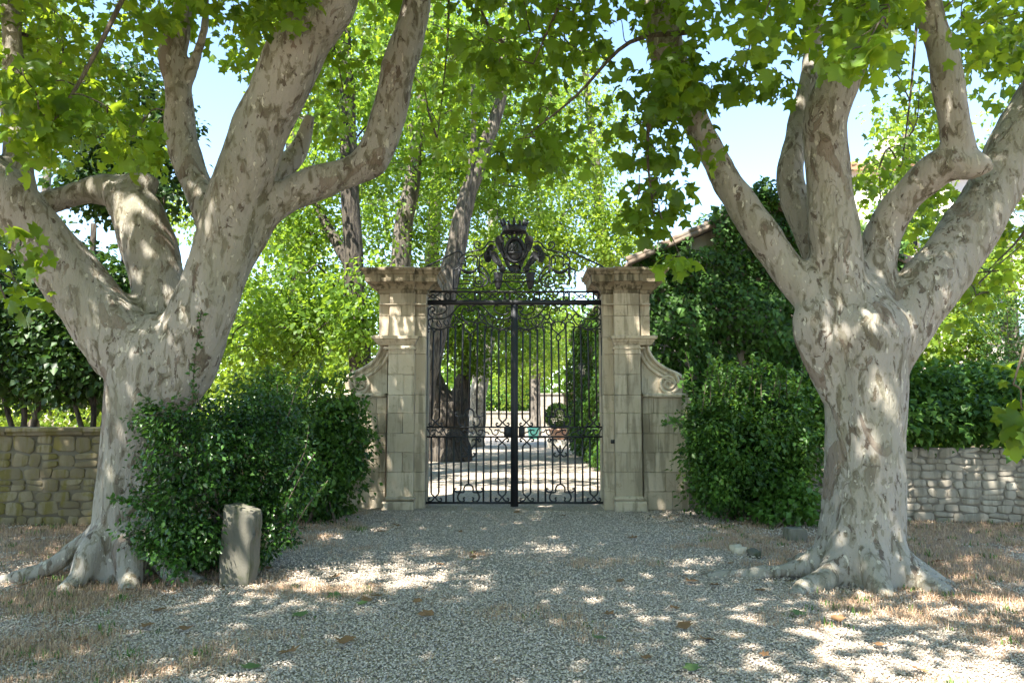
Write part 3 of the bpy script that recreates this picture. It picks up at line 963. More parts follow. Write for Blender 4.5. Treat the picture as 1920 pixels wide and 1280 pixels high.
    for k in range(60):
        a = k / 59 * 2.2 * 2 * math.pi
        rr = 19.5 * (1 - k / 59) ** 0.85 + 1.2
        sp.append((XC + s * (xpx(676, 719, Y_WING) - s * 0 + (rr * math.cos(a + 2.2)) * 0.0093), Y_WING - .012, zpx(719, Y_WING) + rr * math.sin(a + 2.2) * 0.0093))
    mb = MB(); mb.tube(sp, np.linspace(.034, .014, 60), 8); mb.build('volute', lm, t, smooth=True)
    return t

PL = pillar(-1, 'limestone gate pillar with scrolled buttress behind the box shrubs', 5)
PR = pillar(1, 'limestone gate pillar with scrolled buttress and small black intercom plate', 9)
# intercom
x0 = at(1145, 827, Y_JAMB).x; x1 = at(1154.5, 827, Y_JAMB).x
t = thing('intercom', ((x0 + x1) / 2, Y_JAMB, zpx(831, Y_JAMB)), 'small black intercom plate fixed to the limestone gate pillar', 'intercom')
mb = MB(); mb.box(x0, x1, Y_JAMB - .035, Y_JAMB - .007, zpx(831, Y_JAMB), zpx(823.5, Y_JAMB)); o = mb.build('plate', M['black_plastic'], t)
o.modifiers.new('b', 'BEVEL').width = .006
mb = MB(); mb.ball(((x0 + x1) / 2, Y_JAMB - .036, zpx(827, Y_JAMB)), (.012, .006, .012)); mb.build('push_button', M['lantern_metal'], t, smooth=True)

# ------------------------------------------------------------------ iron gate
IR = M['iron']
Z3 = lambda x, y: (780 + x / 4.571, 680 + y / 4.571)      # drawing units of two enlarged views
Z8 = lambda x, y: (780 + x / 8.0, 530 + y / 8.0)
C8 = lambda x, y: (840 + x / 8.0, 400 + y / 8.0)

def gp(px, py, mirror=False):
    p = at(px, py, YG)
    x = 2 * XC - p.x if mirror else p.x
    return (x, YG, p.z)

def iron_line(pts, parent, name, r=.0105, mirror=False, per=5, smooth=True, sides=6, dy=0.0):
    P = smooth_path(pts, per) if smooth and len(pts) > 2 else np.array(pts, dtype=float)
    W = np.array([gp(a, b, mirror) for a, b in P]); W[:, 1] += dy
    mb = MB(); mb.tube(W, r * 1.4, sides)
    return mb.build(name, IR, parent, smooth=True)

def spiral_pts(cx, cy, r, start, turns, cw=1, n=14, r_end=0.25):
    out = []
    for k in range(n + 1):
        t = k / n
        a = start + cw * t * turns * 2 * math.pi
        rr = r * (1 - t * (1 - r_end))
        out.append((cx + rr * math.cos(a), cy + rr * math.sin(a)))
    return out

def scroll(cx, cy, r, start, parent, mirror, cw=1, turns=1.2, rad=.009):
    o = iron_line(spiral_pts(cx, cy, r, start, turns, cw), parent, 'scroll', rad, mirror, 2)
    return o

def flat_bar(x0, x1, y0, y1, parent, name, mirror=False, d=.02):
    a = gp(x0, y1, mirror); b = gp(x1, y0, mirror)
    mb = MB(); mb.box(min(a[0], b[0]), max(a[0], b[0]), YG - d, YG + d, a[2], b[2])
    o = mb.build(name, IR, parent)
    return o

AX = 878.5   # axis of a leaf at the lower panel
def gate_leaf(mirror, label):
    base = gp(880, 948, mirror)
    t = thing('gate_leaf', (base[0], YG, 0.05), label, 'gate', 'pair of iron gate leaves')
    m = mirror
    # stiles and rails
    def post(pa, pb, ya, yb, w, name):
        A = np.array([gp(pa, ya, m), gp(pb, yb, m)])
        mb = MB()
        V = []
        for p in A:
            V += [(p[0] - w, YG - .028, p[2]), (p[0] + w, YG - .028, p[2]), (p[0] + w, YG + .028, p[2]), (p[0] - w, YG + .028, p[2])]
        mb.add(V, [(0, 1, 5, 4), (1, 2, 6, 5), (2, 3, 7, 6), (3, 0, 4, 7), (3, 2, 1, 0), (4, 5, 6, 7)])
        return mb.build(name, IR, t)
    post(800.5, 795.5, 571, 946, .026, 'hanging_stile')
    post(961.0, 960.6, 571, 949, .030, 'meeting_stile')
    flat_bar(797, 960, 940, 944, t, 'bottom_rail', m)
    flat_bar(797, 960, 816.8, 820.2, t, 'lock_rail', m)
    flat_bar(797, 960, 799, 802, t, 'lock_rail', m)
    bx_lo = [808.4, 822.7, 836.4, 850.4, 864.2, 878.4, 892.7, 906.4, 920.0, 934.2, 948.5]
    bx_hi = [812.7, 826.5, 840.0, 853.8, 868.0, 882.0, 895.6, 909.0, 921.5, 935.0, 948.5]
    # lower panel
    for i, x in enumerate(bx_lo):
        y0, y1 = 820, 941
        if i in (0, 1): y1 = 923
        if i in (9, 10): y0, y1 = 836, 923
        if i == 5: y0, y1 = 834, 907
        if i in (4, 6): y1 = 917
        iron_line([(x + 0.4, y0), (x, y1)], t, 'bar', .0115, m, smooth=False)
    for cx, top in ((815.5, False), (941.3, False), (941.3, True)):
        for s in (-1, 1):
            if not top:
                iron_line([(cx + s * 7.1, 922.5), (cx + s * 6, 926), (cx + s * 1.2, 931), (cx + s * 4, 936.5), (cx + s * 8.5, 939.5), (cx + s * 12.5, 937.5), (cx + s * 11.5, 933.5), (cx + s * 8.5, 935)], t, 'scroll', .0095, m)
            else:
                iron_line([(cx + s * 7.1, 837), (cx + s * 6, 834), (cx + s * 1.2, 829.5), (cx + s * 4, 824.5), (cx + s * 8.5, 821.6), (cx + s * 12.5, 823), (cx + s * 11.5, 827), (cx + s * 8.5, 825.5)], t, 'scroll', .0095, m)
    def trefoil(cx, top, k):
        # k scales the figure, top is the crown of its arch
        f = lambda x, y: (cx + x * k, top + y * k)
        iron_line([f(-7, 24), f(-9.5, 26.5), f(-8, 30), f(-12, 33), f(-18.5, 29.5), f(-20, 22), f(-16, 15.5), f(-9, 14.5), f(-8.6, 8), f(-6, 2.5), f(0, 0), f(6, 2.5), f(8.6, 8), f(9, 14.5), f(16, 15.5), f(20, 22), f(18.5, 29.5), f(12, 33), f(8, 30), f(9.5, 26.5), f(7, 24)], t, 'trefoil', .0105, m)
        for s in (-1, 1):
            iron_line([f(s * 14.4, 8), f(s * 16, 13), f(s * 21, 15), f(s * 26, 12), f(s * 26, 8), f(s * 22.5, 8.5)], t, 'scroll', .0095, m)
    trefoil(878.5, 907.5, 1.0)
    trefoil(879.8, 766, 1.0)
    # lyre at the head of the lower panel
    for s in (-1, 1):
        iron_line([(878.5 + s * 6.5, 826.5), (878.5 + s * 9, 823.5), (878.5 + s * 13, 824.5), (878.5 + s * 13.2, 831), (878.5 + s * 7, 839), (878.5 + s * 3.5, 846), (878.5 + s * .8, 849.5), (878.5 + s * 5, 855), (878.5 + s * 10, 855), (878.5 + s * 12, 850.5), (878.5 + s * 8.5, 849)], t, 'scroll', .0095, m)
        scroll(878.5 + s * 20, 825.5, 4.2, 0 if s < 0 else math.pi, t, m, s)
    # running scrolls between the lock rails
    for i in range(5):
        cx = 812 + i * 29.5
        if cx > 940: continue
        s = 1
        iron_line([(cx - 3, 808), (cx - 1, 805.5), (cx + 3, 806.5), (cx + 4, 811), (cx, 815), (cx - 6, 813), (cx - 9, 806), (cx - 13, 802.5)], t, 'scroll', .008, m)
        iron_line([(cx + 4, 804), (cx + 9, 809.5), (cx + 14, 810.5), (cx + 17, 815)], t, 'scroll', .008, m)
    # upper panel bars
    tops = [622, 620, 617, 616, 606, 638, 606, 616, 617, 620, 622]
    for i in range(11):
        x0, x1 = bx_hi[i], bx_lo[i] + 1.2
        y1 = 800
        if i in (0, 1, 9, 10): y1 = 784
        if i == 5: y1 = 766
        if i in (4, 6): y1 = 775
        iron_line([(x0, tops[i]), (x1, y1)], t, 'bar', .0115, m, smooth=False)
    for cx in (816.5, 942.3):
        for s in (-1, 1):
            iron_line([(cx + s * 7.1, 783), (cx + s * 6, 786), (cx + s * 1.2, 791), (cx + s * 4, 796), (cx + s * 8.5, 798.3), (cx + s * 12, 796.5), (cx + s * 11, 793), (cx + s * 8, 794)], t, 'scroll', .0095, m)
    # scrollwork at the head: drawn for one half, mirrored about the axis of the leaf
    ax = 817
    def half(pts, r=.0095, name='scroll'):
        for f in (1, -1):
            iron_line([Z8(ax + f * (x - ax), y) for x, y in pts], t, name, r, m)
    half([(235, 420), (262, 425), (282, 400), (265, 368), (225, 368), (188, 410), (195, 470), (245, 525), (340, 545), (450, 525), (545, 455), (640, 350), (730, 325), (795, 365), (800, 415), (775, 425), (765, 405)])
    half([(395, 350), (425, 338), (455, 355), (460, 400), (420, 450), (330, 482), (260, 460), (235, 420)])
    half([(235, 570), (255, 590), (240, 545), (205, 545), (182, 590), (215, 655), (290, 688), (400, 690), (500, 650), (575, 580), (595, 520), (570, 478), (530, 480), (515, 515), (530, 520)])
    half([(330, 575), (315, 610), (335, 655), (370, 670), (385, 640), (365, 600), (350, 570)], .008)
    half([(430, 555), (420, 590), (445, 635), (480, 635), (490, 600), (465, 560)], .008)
    half([(645, 470), (615, 500), (625, 550), (655, 560), (680, 520), (670, 475), (645, 470)], .008)
    half([(760, 400), (715, 390), (690, 430), (690, 500), (720, 560), (780, 590), (817, 575)], .009)
    half([(780, 640), (760, 600), (730, 605), (718, 650), (735, 700), (790, 745), (812, 770)], .0095)
    half([(817, 770), (790, 800), (790, 845), (815, 870)], .0095)
    half([(705, 640), (690, 600), (640, 590), (590, 615), (575, 645), (600, 665), (620, 650)], .0095)
    half([(590, 720), (585, 690), (555, 665), (505, 665), (480, 690), (482, 720)], .0095)
    half([(372, 735), (372, 715), (395, 700), (430, 690)], .0095)
    half([(372, 735), (360, 712), (320, 705), (285, 725), (285, 750)], .0095)
    half([(262, 735), (250, 700), (215, 690), (175, 705), (175, 735), (200, 735)], .0095)
    return t

GL = gate_leaf(False, 'black wrought iron gate leaf hung on the pillar behind the box shrubs')
GR = gate_leaf(True, 'black wrought iron gate leaf hung on the pillar with the intercom')
flat_bar(945, 958, 800.5, 819.5, GL, 'lock_case', False, .045)
flat_bar(945, 956.5, 800.5, 819.5, GR, 'lock_case', True, .045)
mb = MB(); a = gp(964.5, 949); b = gp(964.5, 572); mb.box(XC - .034, XC + .034, YG - .05, YG - .03, a[2], b[2]); mb.build('cover_strip', IR, GL)

# overthrow with the crest
OT = thing('gate_overthrow', (XC, YG, gp(964, 572)[2]), 'black wrought iron overthrow with crowned coat of arms spanning the pillars', 'ironwork')
A = gp(800, 571.5); B = gp(1129, 563)
mb = MB(); mb.box(A[0], B[0], YG - .045, YG + .045, A[2], B[2]); mb.build('transom', IR, OT)
A = gp(800, 548.5); B = gp(1129, 545.5)
mb = MB(); mb.box(A[0], B[0], YG - .03, YG + .03, A[2], B[2]); mb.build('top_rail', IR, OT)
# frieze
for q in range(12):
    px = 812 + q * 27.8
    if q % 2 == 1:
        for d in (-5.5, 5.5):
            iron_line([(px + d, 547), (px + d, 564)], OT, 'bar', .009, smooth=False)
        iron_line([(px + 4.4 * math.cos(a), 555.5 + 7.0 * math.sin(a)) for a in np.linspace(0, 2 * math.pi, 13)], OT, 'ring', .008, per=1)
    else:
        iron_line([(px + 3.3 * math.cos(a), 555.5 + 3.3 * math.sin(a)) for a in np.linspace(0, 2 * math.pi, 11)], OT, 'ring', .008, per=1)
        for s in (-1, 1):
            iron_line([(px + s * 3.5, 555.5), (px + s * 8, 553.5), (px + s * 11, 550), (px + s * 15, 549)], OT, 'scroll', .007)
            iron_line([(px + s * 3.5, 556), (px + s * 8, 558.5), (px + s * 11, 561), (px + s * 15, 562)], OT, 'scroll', .007)
for mir in (False, True):
    I = lambda pts, r=.0105, name='scroll', sm=True, per=5: iron_line([C8(x, y) for x, y in pts], OT, name, r, mir, per, sm)
    I([(85, 850), (85, 1125), (385, 1125), (385, 945), (225, 945), (225, 1000), (325, 1000), (325, 1055), (165, 1055), (165, 830)], .0105, 'key_scroll', False)
    I([(85, 850), (130, 835), (172, 790), (160, 700), (195, 650), (215, 630), (300, 588), (430, 558), (490, 552), (555, 505), (600, 445), (640, 425), (700, 428)])
    I([(480, 552), (425, 525), (392, 480), (410, 435), (455, 432), (485, 465), (465, 495), (450, 470)], .0095)
    I([(210, 650), (205, 600), (165, 572), (90, 592), (0, 640), (-180, 728), (-330, 800), (-345, 835)], .0115, 'stay')
    I([(180, 800), (195, 760), (240, 760), (262, 800), (262, 730), (250, 690), (300, 650), (380, 630), (430, 650), (440, 700), (430, 800)], .0095)
    I([(380, 740), (378, 690), (400, 660), (440, 660)], .0085)
    I([(480, 870), (470, 800), (475, 650), (520, 640)], .0085)
    I([(450, 1020), (480, 1010), (490, 1045), (450, 1065), (410, 1030), (420, 965), (480, 945), (530, 985), (525, 1060), (470, 1105), (405, 1090), (385, 1050)], .0095)
    I([(470, 1105), (560, 1080), (600, 1000), (560, 930), (490, 880), (460, 820), (480, 780), (560, 850), (610, 930), (625, 1010), (650, 1050), (680, 1040), (670, 1010)], .0105)
    I([(640, 890), (700, 850), (760, 840)], .0095)
    I([(490, 650), (540, 600), (545, 680)], .0085)
    # garland
    W = smooth_path([C8(x, y) for x, y in ((175, 815), (240, 865), (310, 888), (380, 870), (450, 815))], 5)
    mb = MB(); P = [gp(a, b, mir) for a, b in W]; n = len(P)
    mb.tube(P, [.012 + .022 * math.sin(math.pi * i / (n - 1)) * (1 + .25 * math.sin(i * 2.3)) for i in range(n)], 8); mb.build('garland', IR, OT, smooth=True)
    for (xx, ya, yb) in ((178, 840, 950), (468, 820, 905)):
        mb = MB(); P = [gp(*C8(xx, y), mir) for y in np.linspace(ya, yb, 7)]
        mb.tube(P, [.008, .02, .026, .02, .027, .018, .006], 7); mb.build('tassel', IR, OT, smooth=True)
    # baluster pendants
    c = gp(*C8(755, 900), mir)
    zz = lambda y: gp(*C8(755, y))[2]
    mb = MB(); mb.lathe(c[0], YG, [(.03, zz(1142)), (.045, zz(1110)), (.066, zz(1060)), (.072, zz(1025)), (.08, zz(1020)), (.08, zz(1000)), (.076, zz(960)), (.088, zz(905)), (.092, zz(890))], 10, 1, .7); mb.build('pendant', IR, OT)
    mb = MB(); cc = gp(*C8(815, 835), mir); mb.ball(cc, (.07, .04, .06)); mb.build('boss', IR, OT, smooth=True)
    # acanthus supporters: curled leaves with relief
    for pts in ([(540, 600), (570, 560), (610, 490), (650, 470), (700, 490), (720, 520), (690, 530), (650, 560), (650, 640), (640, 720), (580, 735), (545, 690)],
                [(650, 590), (690, 570), (730, 590), (760, 650), (790, 720), (840, 800), (850, 860), (790, 850), (760, 800), (700, 740), (655, 690)],
                [(705, 420), (725, 360), (775, 335), (825, 350), (845, 400), (835, 450), (800, 480), (850, 540), (900, 640), (930, 760), (920, 850), (880, 800), (840, 700), (790, 600), (740, 530)],
                ):
        ol = [gp(*C8(x, y), mir) for x, y in smooth_path(pts + [pts[0]], 3)[:-1]]
        mb = MB(); mb.prism([(p[0], p[2]) for p in ol], YG - .03, YG + .03)
        o = mb.build('acanthus_leaf', IR, OT); bv = o.modifiers.new('b', 'BEVEL'); bv.width = .012; bv.segments = 2
        cpx = sum(p[0] for p in pts) / len(pts); cpy = sum(p[1] for p in pts) / len(pts)
        mid = [C8(0.5 * (x + cpx), 0.5 * (y + cpy)) for x, y in pts[1::2]]
        iron_line(mid, OT, 'leaf_rib', .014, mir, dy=-.03)
    I([(770, 360), (805, 380), (815, 420), (790, 445), (760, 430), (765, 400)], .014)
# shield
sc = gp(*C8(1005, 560)); 
mb = MB(); mb.ball(sc, (.155, .07, .20), 16, 10); mb.build('shield', IR, OT, smooth=True)
iron_line([C8(1005 + 135 * math.cos(a), 560 + 178 * math.sin(a)) for a in np.linspace(0, 2 * math.pi, 25)], OT, 'shield_rim', .022, per=1, dy=-.03)
for yy in (600,):
    iron_line([C8(905, yy), C8(1105, yy)], OT, 'shield_band', .012, smooth=False, dy=-.065)
for dx in (-45, 0, 45):
    iron_line([C8(1005 + dx, 470), C8(1015 + dx, 520), C8(1000 + dx, 570)], OT, 'shield_charge', .013, dy=-.062)
for pts in ([(930, 790), (1000, 760), (1080, 790), (1100, 860), (1005, 900), (910, 860)],):
    ol = [gp(*C8(x, y)) for x, y in pts]
    mb = MB(); mb.prism([(p[0], p[2]) for p in ol], YG - .03, YG + .03); mb.build('shield_foot', IR, OT)
# rails between the pendants
for yy in (890, 1022):
    A = gp(*C8(690, yy)); mb = MB(); mb.box(A[0], 2 * XC - A[0], YG - .014, YG + .014, A[2] - .012, A[2] + .012); mb.build('rail', IR, OT)
for q in range(5):
    px, py = C8(865 + q * 65, 955)
    iron_line([(px + 2.8 * math.cos(a), py + 2.8 * math.sin(a) * (1 if q % 2 else 1.4)) for a in np.linspace(0, 2 * math.pi, 11)], OT, 'ring', .008, per=1)
iron_line([C8(860, 1030), C8(900, 1090), C8(960, 1135), C8(1000, 1142), C8(1040, 1135), C8(1100, 1090), C8(1140, 1030)], OT, 'scroll', .0095)
# crown
cz = lambda y: gp(*C8(1000, y))[2]
cxx = XC
mb = MB(); mb.lathe(cxx, YG, [(.205, cz(285)), (.225, cz(270)), (.215, cz(240)), (.225, cz(205)), (.21, cz(190))], 18, 1, .6); o = mb.build('crown', IR, OT, smooth=True)
for k in range(14):
    a = 2 * math.pi * k / 14 + .2
    x, y = cxx + .215 * math.cos(a), YG + .13 * math.sin(a)
    big = k % 2 == 0
    mb = MB(); zt = cz(105 if big else 150)
    mb.tube([(x, y, cz(200)), (x + .01 * math.cos(a), y, (zt + cz(200)) / 2), (x + .03 * math.cos(a), y, zt)], [.02, .034 if big else .02, .012], 6)
    mb.ball((x + .03 * math.cos(a), y, zt), .022 if big else .028, 6, 5)
    mb.build('crown_point', IR, o, smooth=True)
for mir in (False, True):
    iron_line([C8(x, y) for x, y in ((800, 330), (820, 300), (880, 290), (930, 310), (990, 295))], OT, 'scroll', .018, mir)
    iron_line([C8(x, y) for x, y in ((870, 300), (890, 350), (930, 390))], OT, 'scroll', .014, mir)
    iron_line([C8(x, y) for x, y in ((955, 300), (965, 350), (960, 400))], OT, 'scroll', .018, mir)

# ------------------------------------------------------------------ rubble walls
def stone_mesh(mat, seed):
    rd = random.Random(seed)
    n = 8
    ring = []
    for (cx, cz, ex, ez) in ((.5, -.5, -1, 0), (.5, .5, 0, -1), (-.5, .5, 1, 0), (-.5, -.5, 0, 1)):
        cx += rd.uniform(-.07, .05) * (1 if cx > 0 else -1); cz += rd.uniform(-.09, .05) * (1 if cz > 0 else -1)
        a, b = rd.uniform(.06, .26), rd.uniform(.06, .26)
        sx, sz = (1 if cx > 0 else -1), (1 if cz > 0 else -1)
        p1, p2 = (cx - sx * a, cz), (cx, cz - sz * b)
        ring += [p1, p2] if (ex, ez) in ((-1, 0), (1, 0)) else [p2, p1]
    V = [(x, 0.0, z) for x, z in ring] + [(x * .97, -.72 + rd.uniform(-.22, .22), z * .95) for x, z in ring] + [(x * .82 + rd.uniform(-.05, .05), -1 + rd.uniform(-.25, .25), z * .78 + rd.uniform(-.05, .05)) for x, z in ring] + [(0, -1.05 + rd.uniform(-.15, .1), 0)]
    Q = []; T = []
    for k in range(n):
        k2 = (k + 1) % n
        Q.append((k, k2, n + k2, n + k)); Q.append((n + k, n + k2, 2 * n + k2, 2 * n + k)); T.append((2 * n + k, 2 * n + k2, 3 * n))
    return np_mesh('wall_stone', V, [np.array(Q), np.array(T)], mat)

def rubble_wall(path, height, thick, label, smat, mmat, rowh, wid, seed, coping=None, cap=None, skip=None):
    rd = random.Random(seed)
    a0 = path[0]
    t = thing('stone_wall', (a0[0], a0[1], 0), label, 'wall')
    meshes = [stone_mesh(smat, seed * 100 + q) for q in range(12)]
    count = 0
    for si, ((xa, ya), (xb, yb)) in enumerate(zip(path[:-1], path[1:])):
        L = math.hypot(xb - xa, yb - ya)
        dx, dy = (xb - xa) / L, (yb - ya) / L
        nx_, ny_ = dy, -dx                      # towards the viewer
        mb = MB()
        V = []
        for (x, y) in ((xa, ya), (xb, yb)):
            V += [(x, y, -.1), (x - nx_ * thick, y - ny_ * thick, -.1), (x - nx_ * thick, y - ny_ * thick, height), (x, y, height)]
        mb.add(V, [(0, 4, 7, 3), (3, 7, 6, 2), (2, 6, 5, 1), (1, 5, 4, 0), (0, 3, 2, 1), (4, 5, 6, 7)])
        mb.build('mortar_core', mmat, t)
        ang = math.atan2(dy, dx)
        z = -.03
        while z < height - .05:
            h = rd.uniform(*rowh)
            if z + h > height - .07: h = height - z
            x = rd.uniform(-.1, 0.0)
            while x < L:
                w_ = rd.uniform(*wid)
                if x + w_ > L: w_ = L - x
                if w_ > .06 and x + w_ > 0.05:
                    pieces = [(x, w_, z, h)]
                    if h > rowh[1] * .78 and rd.random() < .4: pieces = [(x, w_, z, h * .5), (x, w_, z + h * .5, h * .5)]
                    for (sx_, sw, sz, sh) in pieces:
                        cxs = max(sx_, 0) + (sw - max(0, -sx_)) / 2; ww = sw - max(0, -sx_)
                        if skip is None or not skip(xa + dx * cxs):
                            o = bpy.data.objects.new('stone', meshes[rd.randrange(12)])
                            COL.objects.link(o); o.parent = t; o.matrix_parent_inverse = PINV[t.name]
                            o.location = (xa + dx * cxs, ya + dy * cxs, sz + sh / 2 + rd.uniform(-.01, .01))
                            o.rotation_euler = (rd.uniform(-.04, .04), rd.uniform(-.16, .16), ang + rd.uniform(-.05, .05))
                            o.scale = (ww * rd.uniform(.88, 1.02) * rd.choice((1, 1, -1)), rd.uniform(.012, .035), sh * rd.uniform(.86, 1.02))
                            count += 1
                x += w_
            z += h
        if coping:
            x = 0
            while x < L - .05:
                w_ = min(rd.uniform(.8, 1.2), L - x)
                mb = MB()
                c0, s0 = math.cos(ang), math.sin(ang)
                prof = [(.07, height + .002), (.075, height + .05), (.10, height + .055), (.10, height + .11), (-thick - .08, height + .12), (-thick - .08, height + .002)]
                V = []
                for e in (x + .004, x + w_ - .004):
                    for off, zz in prof: V.append((xa + dx * e + nx_ * off, ya + dy * e + ny_ * off, zz + rd.uniform(-.004, .004)))
                n = len(prof)
                mb.add(V, [(i, n + i, n + (i + 1) % n, (i + 1) % n) for i in range(n)], [(0, i, i + 1) for i in range(1, n - 1)] + [(n, n + i + 1, n + i) for i in range(1, n - 1)])
                mb.build('coping_stone', coping, t)
                x += w_
    return count

wl0 = at(-260, 900, 11.0).x; wlx = at(520, 900, 11.3).x
px_wing = XC + xpx(640, 800, Y_WING)
c1 = rubble_wall([(wl0, 11.0), (wlx, 11.2), (px_wing + .05, 13.10)], 1.30, .45, 'mossy brown rubble wall with moulded coping behind the arching plane', M['mossy_stone'], M['mortar'], (.13, .22), (.16, .36), 3,
                 coping=M['mossy_stone'], skip=lambda x: x > wlx + .2)
wr0 = 2 * XC - px_wing - .05
wra = at(1420, 900, 12.2).x; wrb = at(2060, 900, 11.0).x
c2 = rubble_wall([(wr0, 13.10), (wra, 12.2), (wrb, 10.85)], 1.10, .45, 'pale grey rubble wall topped by an ivy hedge', M['pale_stone'], M['pale_mortar'], (.085, .17), (.14, .32), 4, skip=lambda x: x < wra - .3)

# ------------------------------------------------------------------ ivy house beyond the gate
HX0, HX1, HY0, HY1 = 2.65, 8.0, 15.2, 31.0
EZ, RZ = 4.75, 5.95
hc = (HX0 + HX1) / 2
house = thing('ivy_clad_house', (hc, HY0, 0), 'low gabled outbuilding smothered in ivy behind the gate pillar', 'building')
mb = MB()
V = [(HX0, HY0, -.1), (HX1, HY0, -.1), (HX1, HY0, EZ), (hc, HY0, RZ), (HX0, HY0, EZ)]
V += [(x, HY1, z) for x, y, z in V]
mb.add(V, [(0, 1, 6, 5), (1, 2, 7, 6), (4, 0, 5, 9), (2, 3, 8, 7), (3, 4, 9, 8)], [(0, 4, 3), (0, 3, 2), (0, 2, 1), (5, 8, 9), (5, 7, 8), (5, 6, 7)])
mb.build('wall', M['old_plaster'], house)
mb = MB()
for sgn, xe in ((1, HX0 - .25), (-1, HX1 + .25)):
    sl = (RZ - EZ) / (hc - HX0)
    ze = EZ - sl * .25
    V = [(xe, HY0 - .18, ze + .03), (hc, HY0 - .18, RZ + .03), (hc, HY0 - .18, RZ + .13), (xe, HY0 - .18, ze + .13)]
    V += [(x, HY1 + .2, z) for x, y, z in V]
    mb.add(V, [(0, 1, 2, 3), (7, 6, 5, 4), (0, 4, 5, 1), (1, 5, 6, 2), (2, 6, 7, 3), (3, 7, 4, 0)])
roof = mb.build('roof', M['old_tile'], house)
# row of verge tiles along the gable
for sgn in (1, -1):
    n = 9
    for k in range(n):
        f0, f1 = k / n, (k + 1.12) / n
        xa = (HX0 - .27) + f0 * (hc - HX0 + .27); xb = (HX0 - .27) + f1 * (hc - HX0 + .27)
        sl = (RZ - EZ) / (hc - HX0)
        za = EZ + (xa - HX0) * sl + .15; zb = EZ + (xb - HX0) * sl + .15
        if sgn < 0: xa, xb = 2 * hc - xa, 2 * hc - xb
        mb = MB(); mb.tube([(xa, HY0 - .12, za + .02), (xb, HY0 - .12, zb - .01)], [.07, .06], 8); mb.build('verge_tile', M['old_tile'], roof)

def ivy_sheet(fol, origin, ux, uz, W, H, normal, n, size, thick, tint, holes=None, top=None, seed=0.0):
    o = np.array(origin); ux = np.array(ux, dtype=float); uz = np.array(uz, dtype=float); nn = np.array(normal, dtype=float)
    u = rng.random(n) * W; v = rng.random(n) * H
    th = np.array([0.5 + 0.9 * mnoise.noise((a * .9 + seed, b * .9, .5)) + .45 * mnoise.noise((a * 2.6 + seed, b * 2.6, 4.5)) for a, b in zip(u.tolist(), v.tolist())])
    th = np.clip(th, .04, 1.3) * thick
    keep = np.ones(n, dtype=bool)
    if top is not None: keep &= np.array([b < top(a) + .35 * mnoise.noise((a * 2.1, seed, 1.0)) for a, b in zip(u.tolist(), v.tolist())])
    if holes is not None: keep &= ~np.array([holes(a, b) for a, b in zip(u.tolist(), v.tolist())])
    u, v, th = u[keep], v[keep], th[keep]; n = len(u)
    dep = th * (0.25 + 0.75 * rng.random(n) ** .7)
    C = o + np.outer(u, ux) + np.outer(v, uz) + np.outer(dep, nn)
    T = np.outer(np.ones(n), -uz) * .8 + rng.normal(size=(n, 3)) * .45 + nn * .3
    Nn = nn * 1.0 + uz * .55 + rng.normal(size=(n, 3)) * .4
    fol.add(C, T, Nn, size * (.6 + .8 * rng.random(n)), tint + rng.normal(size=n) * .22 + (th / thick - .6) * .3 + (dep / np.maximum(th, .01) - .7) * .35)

rng = np.random.default_rng(5)
iv = Foliage()
slope = (RZ - EZ) / (hc - HX0)
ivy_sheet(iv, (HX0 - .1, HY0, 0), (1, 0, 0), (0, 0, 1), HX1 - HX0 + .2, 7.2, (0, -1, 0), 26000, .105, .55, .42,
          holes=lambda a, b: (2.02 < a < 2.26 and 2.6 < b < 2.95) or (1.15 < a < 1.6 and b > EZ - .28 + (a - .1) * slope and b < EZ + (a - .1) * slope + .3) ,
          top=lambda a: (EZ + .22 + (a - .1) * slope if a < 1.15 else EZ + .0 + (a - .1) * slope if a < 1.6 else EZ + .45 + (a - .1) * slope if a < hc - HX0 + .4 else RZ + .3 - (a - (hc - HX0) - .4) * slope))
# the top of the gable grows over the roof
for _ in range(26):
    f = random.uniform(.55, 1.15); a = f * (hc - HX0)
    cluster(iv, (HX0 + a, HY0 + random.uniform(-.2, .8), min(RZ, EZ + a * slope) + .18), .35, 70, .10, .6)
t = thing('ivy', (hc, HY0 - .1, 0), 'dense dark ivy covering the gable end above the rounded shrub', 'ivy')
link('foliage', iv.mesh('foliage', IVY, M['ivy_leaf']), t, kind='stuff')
mb = MB()
for q in range(7):
    x = HX0 + .5 + q * .7
    P = smooth_path([(x, HY0 - .03, 0), (x + random.uniform(-.2, .2), HY0 - .04, 1.2), (x + random.uniform(-.3, .3), HY0 - .04, 2.6), (x + random.uniform(-.5, .5), HY0 - .04, 4.2)], 4)
    mb.tube(P, np.linspace(.04, .012, len(P)), 5)
mb.build('stems', M['twig'], t, kind='stuff')
iv = Foliage()
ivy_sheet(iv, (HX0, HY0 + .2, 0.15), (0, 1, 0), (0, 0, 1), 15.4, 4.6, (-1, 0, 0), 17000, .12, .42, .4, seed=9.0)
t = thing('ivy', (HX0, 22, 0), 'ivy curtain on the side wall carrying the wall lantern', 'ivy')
link('foliage', iv.mesh('foliage', IVY, M['ivy_leaf']), t, kind='stuff')

